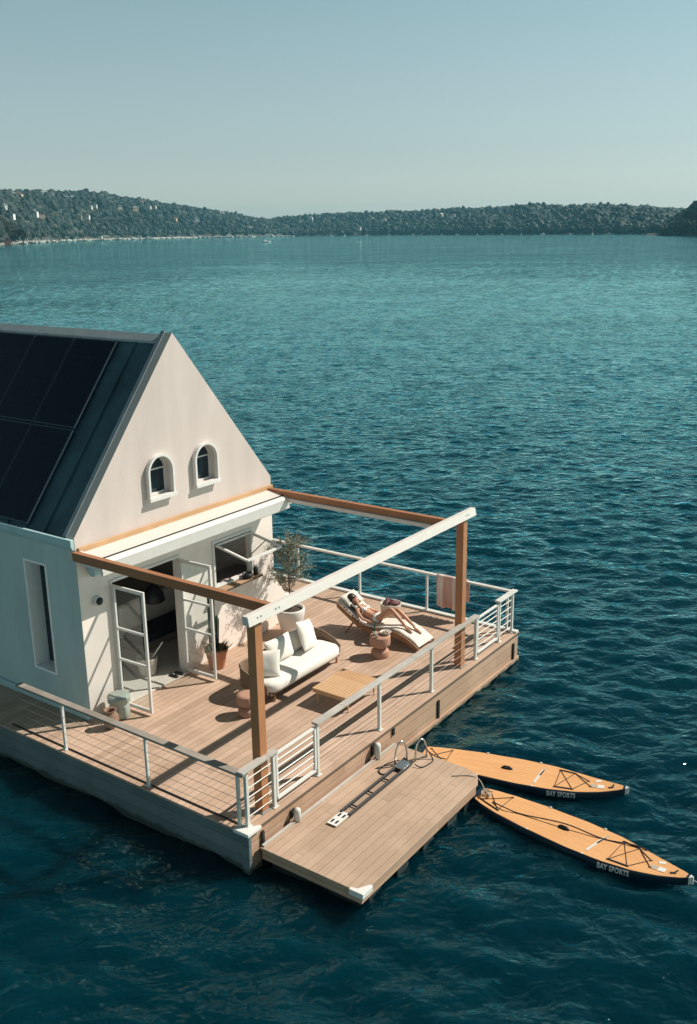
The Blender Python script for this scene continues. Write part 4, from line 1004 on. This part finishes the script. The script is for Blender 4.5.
for x in (LX0 + .03, LX1 - .03):
    MB().tube([(x, 3.15, .36), (x, 3.42, .004)], .024, 8).build('leg', 'loungerwood', lg)
    MB().tube([(x, 1.42, .09), (x, 1.40, .004)], .024, 8).build('leg', 'loungerwood', lg)
    MB().tube([(x, 2.66, .22), (x, 2.66, .004)], .024, 8).build('leg', 'loungerwood', lg)
rings = []
for i, (y, z) in enumerate(zip(PY, PZL)):
    e = .015 if i in (0, len(PY) - 1) else 0
    rings.append([(LX0 + .03, y, z + .004), (LX0 + .02, y, z + .03), (LX0 + .05, y, z + .058 - e - (.012 if i % 3 == 0 else 0)), (LX1 - .05, y, z + .058 - e - (.012 if i % 3 == 0 else 0)), (LX1 - .02, y, z + .03), (LX1 - .03, y, z + .004)])
MB().loft(rings).build('pad', 'lounger_fabric', lg, smooth=False, bevel=.01)
def padz(y): return float(np.interp(y, PY, PZL)) + .06
cushion('white head pillow at the raised end of the sun lounger', (7.76, 3.47, padz(3.47) + .06), Matrix.Rotation(R(-33), 4, 'X') @ Matrix.Identity(4) if False else Matrix.Rotation(R(33), 4, 'X'), .60, .36, .15, 'lounger_fabric', name='pillow')

# woman -------------------------------------------------------------
def skin_mesh(name, nodes, edges, mat, parent, sub=2, root=0):
    me = bpy.data.meshes.new(name); inv = wm(parent).inverted()
    keys = list(nodes); me.from_pydata([tuple(inv @ Vector(nodes[k][0])) for k in keys], [(keys.index(a), keys.index(b)) for a, b in edges], [])
    me.materials.append(M[mat]); o = bpy.data.objects.new(name, me); col.objects.link(o); o.parent = parent
    md = o.modifiers.new('Skin', 'SKIN'); md.use_smooth_shade = True; md.branch_smoothing = .5
    for i, k in enumerate(keys):
        r = nodes[k][1]; s = me.skin_vertices[0].data[i]; s.radius = (r, r) if not isinstance(r, tuple) else r; s.use_root = (i == root)
    ss = o.modifiers.new('Subdivision', 'SUBSURF'); ss.levels = sub; ss.render_levels = sub
    return o
BX = 7.70
wo = thing('person', 'woman in white bikini and sunglasses sunbathing on the lounger with knees raised', 'person', (BX, 2.6, .35))
def pz(y, d): return padz(y) + d
N = {}
N['pelvis'] = ((BX, 2.68, pz(2.68, .105)), (.150, .105)); N['waist'] = ((BX, 2.86, pz(2.86, .10)), (.118, .088)); N['chest'] = ((BX, 3.02, pz(3.02, .105)), (.145, .10))
N['upper'] = ((BX, 3.15, pz(3.15, .095)), (.14, .08)); N['neck'] = ((BX, 3.225, pz(3.225, .095)), .05); N['head0'] = ((BX, 3.275, pz(3.275, .12)), .070)
N['head1'] = ((BX - .01, 3.345, pz(3.345, .15)), .098); N['head2'] = ((BX - .015, 3.415, pz(3.415, .165)), .088)
E_ = [('pelvis', 'waist'), ('waist', 'chest'), ('chest', 'upper'), ('upper', 'neck'), ('neck', 'head0'), ('head0', 'head1'), ('head1', 'head2')]
def limb(names, parent):
    pr = parent
    for nm_, p_, r_ in names: N[nm_] = (p_, r_); E_.append((pr, nm_)); pr = nm_
for sd, s in (('l', -1), ('r', 1)):
    kx = BX + s * (.085 if s < 0 else .10); ky = 2.25 if s < 0 else 2.20; kz = .80 if s < 0 else .74
    ay = 1.86 if s < 0 else 1.74
    limb([(f'hip_{sd}', (BX + s * .085, 2.60, pz(2.60, .115)), .092), (f'thigh_{sd}', (BX + s * .09, (2.60 + ky) / 2, (pz(2.6, .115) + kz) / 2 + .01), .078), (f'knee_{sd}', (kx, ky, kz), .056),
          (f'calf_{sd}', (kx, ky * .62 + ay * .38, kz * .62 + pz(ay, .07) * .38), .052), (f'ankle_{sd}', (kx, ay, pz(ay, .075)), .033), (f'heel_{sd}', (kx, ay - .01, pz(ay, .035)), .032), (f'ball_{sd}', (kx + s * .01, ay - .13, pz(ay - .13, .03)), .034), (f'toe_{sd}', (kx + s * .012, ay - .20, pz(ay - .2, .022)), .020)], 'pelvis')
    ex, ey = BX + s * .27, 2.93
    if s < 0: wr = (BX - .215, 2.70, pz(2.70, .05)); hd = (BX - .20, 2.63, pz(2.63, .045))
    else: wr = (BX + .16, 2.74, pz(2.74, .20)); hd = (BX + .09, 2.72, pz(2.72, .225))
    el = (ex, ey, pz(ey, .06))
    limb([(f'shoulder_{sd}', (BX + s * .165, 3.16, pz(3.16, .075)), .052), (f'uparm_{sd}', (BX + s * .225, 3.05, pz(3.05, .07)), .043), (f'elbow_{sd}', el, .036), (f'fore_{sd}', tuple((a + b) / 2 for a, b in zip(el, wr)), .033), (f'wrist_{sd}', wr, .023), (f'palm_{sd}', hd, .030)], 'upper')
    dv = (Vector(hd) - Vector(wr)).normalized(); sdv = dv.cross(Vector((0, 0, 1))).normalized()
    for q, (off, ln) in enumerate(((-.026, .062), (-.009, .075), (.009, .078), (.026, .068))):
        a_ = Vector(hd) + dv * .025 + sdv * off; b_ = a_ + dv * ln * .55 + Vector((0, 0, .006)); c_ = a_ + dv * ln + Vector((0, 0, -.008))
        limb([(f'f{q}a_{sd}', tuple(a_), .010), (f'f{q}b_{sd}', tuple(b_), .009), (f'f{q}c_{sd}', tuple(c_), .007)], f'palm_{sd}')
    a_ = Vector(wr) + dv * .03 - sdv * .034 * (1 if s < 0 else -1); b_ = a_ + dv * .04 - sdv * .02 * (1 if s < 0 else -1)
    limb([(f'tha_{sd}', tuple(a_), .011), (f'thb_{sd}', tuple(b_), .009)], f'palm_{sd}')
skin_mesh('body', N, E_, 'skin', wo)
hc = Vector(N['head1'][0]) + Vector((0, .02, .01)); hax = (Vector(N['head2'][0]) - Vector(N['neck'][0])).normalized(); fdir = Vector((-.18, 0, 1)); fdir = (fdir - hax * fdir.dot(hax)).normalized(); sdir = hax.cross(fdir)
Mh = Matrix((( sdir.x, fdir.x, hax.x), (sdir.y, fdir.y, hax.y), (sdir.z, fdir.z, hax.z)))
fa = MB().ell(hc + fdir * .088 - hax * .012, (.014, .020, .028), 8, 6, Mh)            # nose
fa.build('nose', 'skin', wo, smooth=True)
M['lip'] = mottled('lip_colour', (.42, .15, .12), .5, .1, 20)
MB().ell(hc + fdir * .080 - hax * .058, (.024, .010, .009), 8, 6, Mh).build('mouth', 'lip', wo, smooth=True)
for s in (-1, 1): MB().ell(hc + sdir * s * .088 - hax * .01 - fdir * .01, (.012, .02, .03), 8, 6, Mh).build('ear', 'skin', wo, smooth=True)
sgm = thing('x', None, None); bpy.data.objects.remove(sgm)
gl = MB()
for s in (-1, 1): gl.ell(hc + fdir * .082 + sdir * s * .037 + hax * .018, (.034, .014, .026), 10, 6, Mh)
gl.tube([hc + sdir * -.085 + fdir * .0 + hax * .02, hc + sdir * -.078 + fdir * .07 + hax * .02, hc + sdir * .078 + fdir * .07 + hax * .02, hc + sdir * .085 + hax * .02], .006, 6)
gl.build('sunglasses', 'glass_dark', wo, smooth=True)
hr = MB().ell(hc + hax * .045 - fdir * .03, (.116, .108, .118), 18, 12, Mh)
for i in range(9):
    st = hc - fdir * .06 + hax * (.06 - .02 * i) - sdir * .0
    hr.tube([st, st + Vector((-.09, .01, -.02)), st + Vector((-.17, -.03 - .012 * i, -.06)), st + Vector((-.22, -.09 - .012 * i, -.12))], [.045, .042, .035, .012], 7)
for i in range(16):
    an = R(150 + 240 * i / 15) ; st = hc + (sdir * math.cos(an) * .09 + fdir * math.sin(an) * .06 * (1 if math.sin(an) < 0 else .3)) + hax * .01
    hr.tube([st, st - hax * .08 - fdir * .035 + sdir * math.cos(an) * .03, st - hax * .17 - fdir * .04 + sdir * math.cos(an) * .05], [.03, .026, .008], 6)
hr.build('hair', 'hair', wo, smooth=True)
def ring_band(c, ax, rx, rz_, n=20, upv=None):
    ax = Vector(ax).normalized(); x = Vector((1, 0, 0)); z = x.cross(ax).normalized()
    return [Vector(c) + x * math.cos(2 * math.pi * j / n) * rx + z * math.sin(2 * math.pi * j / n) * rz_ for j in range(n)]
tp = MB(); axc = Vector(N['upper'][0]) - Vector(N['waist'][0]); nrm = Vector((1, 0, 0)).cross(axc).normalized(); nrm = nrm if nrm.z > 0 else -nrm
for s in (-1, 1): tp.ell(Vector(N['chest'][0]) + Vector((s * .068, .03, 0)) + nrm * .085, (.066, .062, .045), 14, 8)
tp.loft([ring_band(Vector(N['chest'][0]) + axc.normalized() * k, axc, .150, .107) for k in (-.012, .012)], True, False)
for s in (-1, 1): tp.tube([Vector(N['chest'][0]) + Vector((s * .075, .07, 0)) + nrm * .10, Vector(N['upper'][0]) + Vector((s * .07, .02, 0)) + nrm * .082, Vector(N['neck'][0]) + Vector((s * .05, .0, 0)) + nrm * .02], .008, 6)
tp.build('bikini_top', 'bikini', wo, smooth=True)
axp = Vector(N['waist'][0]) - Vector(N['pelvis'][0])
bo = MB().loft([ring_band(Vector(N['pelvis'][0]) + axp.normalized() * k, axp, a, b) for k, a, b in ((-.10, .10, .085), (-.06, .165, .118), (0, .172, .122), (.05, .158, .112))], True, False)
bo.build('bikini_bottom', 'bikini', wo, smooth=True)

# basket, towel, odds and ends ---------------------------------------
bk = thing('woven_basket', 'pale woven basket beyond the lounger with dark rolled towels', 'basket', (8.72, 2.98, 0))
MB().lathe([(.20, .004), (.22, .03), (.255, .38), (.265, .42), (.245, .42), (.225, .2), (.02, .15)], (8.72, 2.98, 0), 26).build('body', 'basketweave', bk, smooth=True)
M['plum'] = mottled('plum_cotton', (.16, .07, .075), .95, .3, 12, .3, 120)
ro_ = MB()
for dx, dy, a in ((-.08, .05, .3), (.08, -.03, 1.6), (.0, -.10, 2.4), (.05, .10, .8)):
    c = Vector((8.72 + dx, 2.98 + dy, .42)); d_ = Vector((math.cos(a), math.sin(a), .2)) * .12; ro_.tube([c - d_, c, c + d_], [.05, .055, .05], 10)
tag(ro_.build('rolled_towels', 'plum', smooth=True), 'dark plum rolled towels in the pale basket', 'towels')
tw = []
for i in range(29):
    y = 1.36 + .84 * i / 28; f = .018 * math.sin(i * 1.25) + .012 * math.sin(i * .6 + 1)
    tw.append([(9.735 + .01 * math.sin(i), y, .45), (9.735 + f, y, .8), (9.725, y, 1.0), (9.70, y, 1.045), (9.655, y, 1.052), (9.61, y, 1.045), (9.585, y, 1.0), (9.575 - f, y, .75), (9.572 - f * 1.5, y + .012 * math.sin(i * .8), .48), (9.572 - f * 2.0, y, .24 + .012 * math.sin(i * .5))])
t_ = MB().loft(tw, False, False).build('beach_towel', 'towel', smooth=True); tag(t_, 'pink and white striped beach towel hanging over the far white railing', 'towel')
sm = t_.modifiers.new('Solidify', 'SOLIDIFY'); sm.thickness = .008
# inside the doorway
bp_ = thing('beige_planter', 'beige tapered tub just inside the open double doors', 'tub', (3.15, 5.62, 0))
MB().lathe([(.17, .045), (.18, .06), (.23, .42), (.235, .44), (.21, .44), (.17, .2), (.02, .15)], (3.15, 5.62, 0), 24).build('body', 'basketweave', bp_, smooth=True)
tag(MB().tube([(3.05, 5.60, .20), (3.45, 5.42, .72)], .016, 8).build('white_pole', 'white'), 'white pole leaning out of the beige tub inside the doors', 'pole')
ff = thing('sandals', 'pair of black sandals on the sill by the right door', 'sandals', (3.45, 5.0, .04))
for x in (3.36, 3.52):
    MB().prism([(x - .04, 4.93), (x + .04, 4.93), (x + .05, 5.05), (x + .045, 5.17), (x - .045, 5.17), (x - .05, 5.05)], 'Z', .047, .07).build('sole', 'black', ff, bevel=.008)
    MB().tube([(x - .045, 5.0, .07), (x, 4.99, .11), (x + .045, 5.0, .07)], .01, 6).build('strap', 'black', ff)
pd_ = thing('pendant_lamp', 'black dome pendant lamp hanging inside the open doorway', 'lamp', (3.9, 6.1, 1.6))
MB().lathe([(.24, 1.38), (.26, 1.40), (.22, 1.58), (.10, 1.72), (.03, 1.76), (.02, 1.78)], (3.9, 6.1, 0), 24).build('shade', 'black', pd_, smooth=True)
MB().tube([(3.9, 6.1, 1.77), (3.9, 6.1, 3.25)], .006, 6).build('cord', 'black', pd_)
M['navy'] = mottled('navy_floor_shade', (.02, .03, .045), .9, .2, 12)  # dark navy stands for the floor shadow below the cream backrest
bd = thing('indoor_sofa', 'cream backed sofa with shadow dark seat inside the dim room behind the doors', 'sofa', (4.9, 7.0, .04))
rbox(3.75, 6.25, 6.45, 7.30, .05, .24).build('base', 'room', bd, bevel=.03)
rbox(3.78, 6.22, 6.43, 7.08, .25, .46).build('seat', 'navy', bd, bevel=.05)
rbox(3.75, 6.25, 7.09, 7.32, .25, 1.02).build('backrest', 'fabric', bd, bevel=.06)
# servery shelf odds
sk_ = thing('saucepan', 'dark pan standing in the open servery window', 'pan', (5.75, 5.0, 1.6))
MB().lathe([(.10, 1.60), (.11, 1.61), (.115, 1.72), (.105, 1.72), (.10, 1.63), (.01, 1.62)], (5.72, 4.93, 0), 20).build('bowl', 'black', sk_, smooth=True)
MB().tube([(5.61, 4.93, 1.70), (5.42, 4.90, 1.73)], .012, 6).build('handle', 'black', sk_)
ca = thing('jar', 'small dark jar at the right end of the servery shelf', 'jar', (6.0, 4.92, 1.6))
MB().lathe([(.05, 1.60), (.055, 1.62), (.055, 1.76), (.04, 1.79)], (6.0, 4.92, 0), 16).build('body', 'black', ca, smooth=True)
MB().lathe([(.042, 1.791), (.045, 1.80), (.045, 1.83), (.03, 1.835)], (6.0, 4.92, 0), 16).build('lid', 'steel', ca, smooth=True)

# ------------------------------------------------------------------ air
hz = rbox(-4600, 4600, -4600, 4600, SEA - 1.2, 135).build('haze', 'white'); tag(hz, kind='stuff')
hm = bpy.data.materials.new('pale_haze'); hm.use_nodes = True; hm.node_tree.nodes.clear()
_o = hm.node_tree.nodes.new('ShaderNodeOutputMaterial'); _v = hm.node_tree.nodes.new('ShaderNodeVolumePrincipled')
_v.inputs['Color'].default_value = (.25, .78, 1.0, 1); _v.inputs['Density'].default_value = .00008; _v.inputs['Anisotropy'].default_value = .2
hm.node_tree.links.new(_v.outputs[0], _o.inputs['Volume'])
hz.data.materials.clear(); hz.data.materials.append(hm)
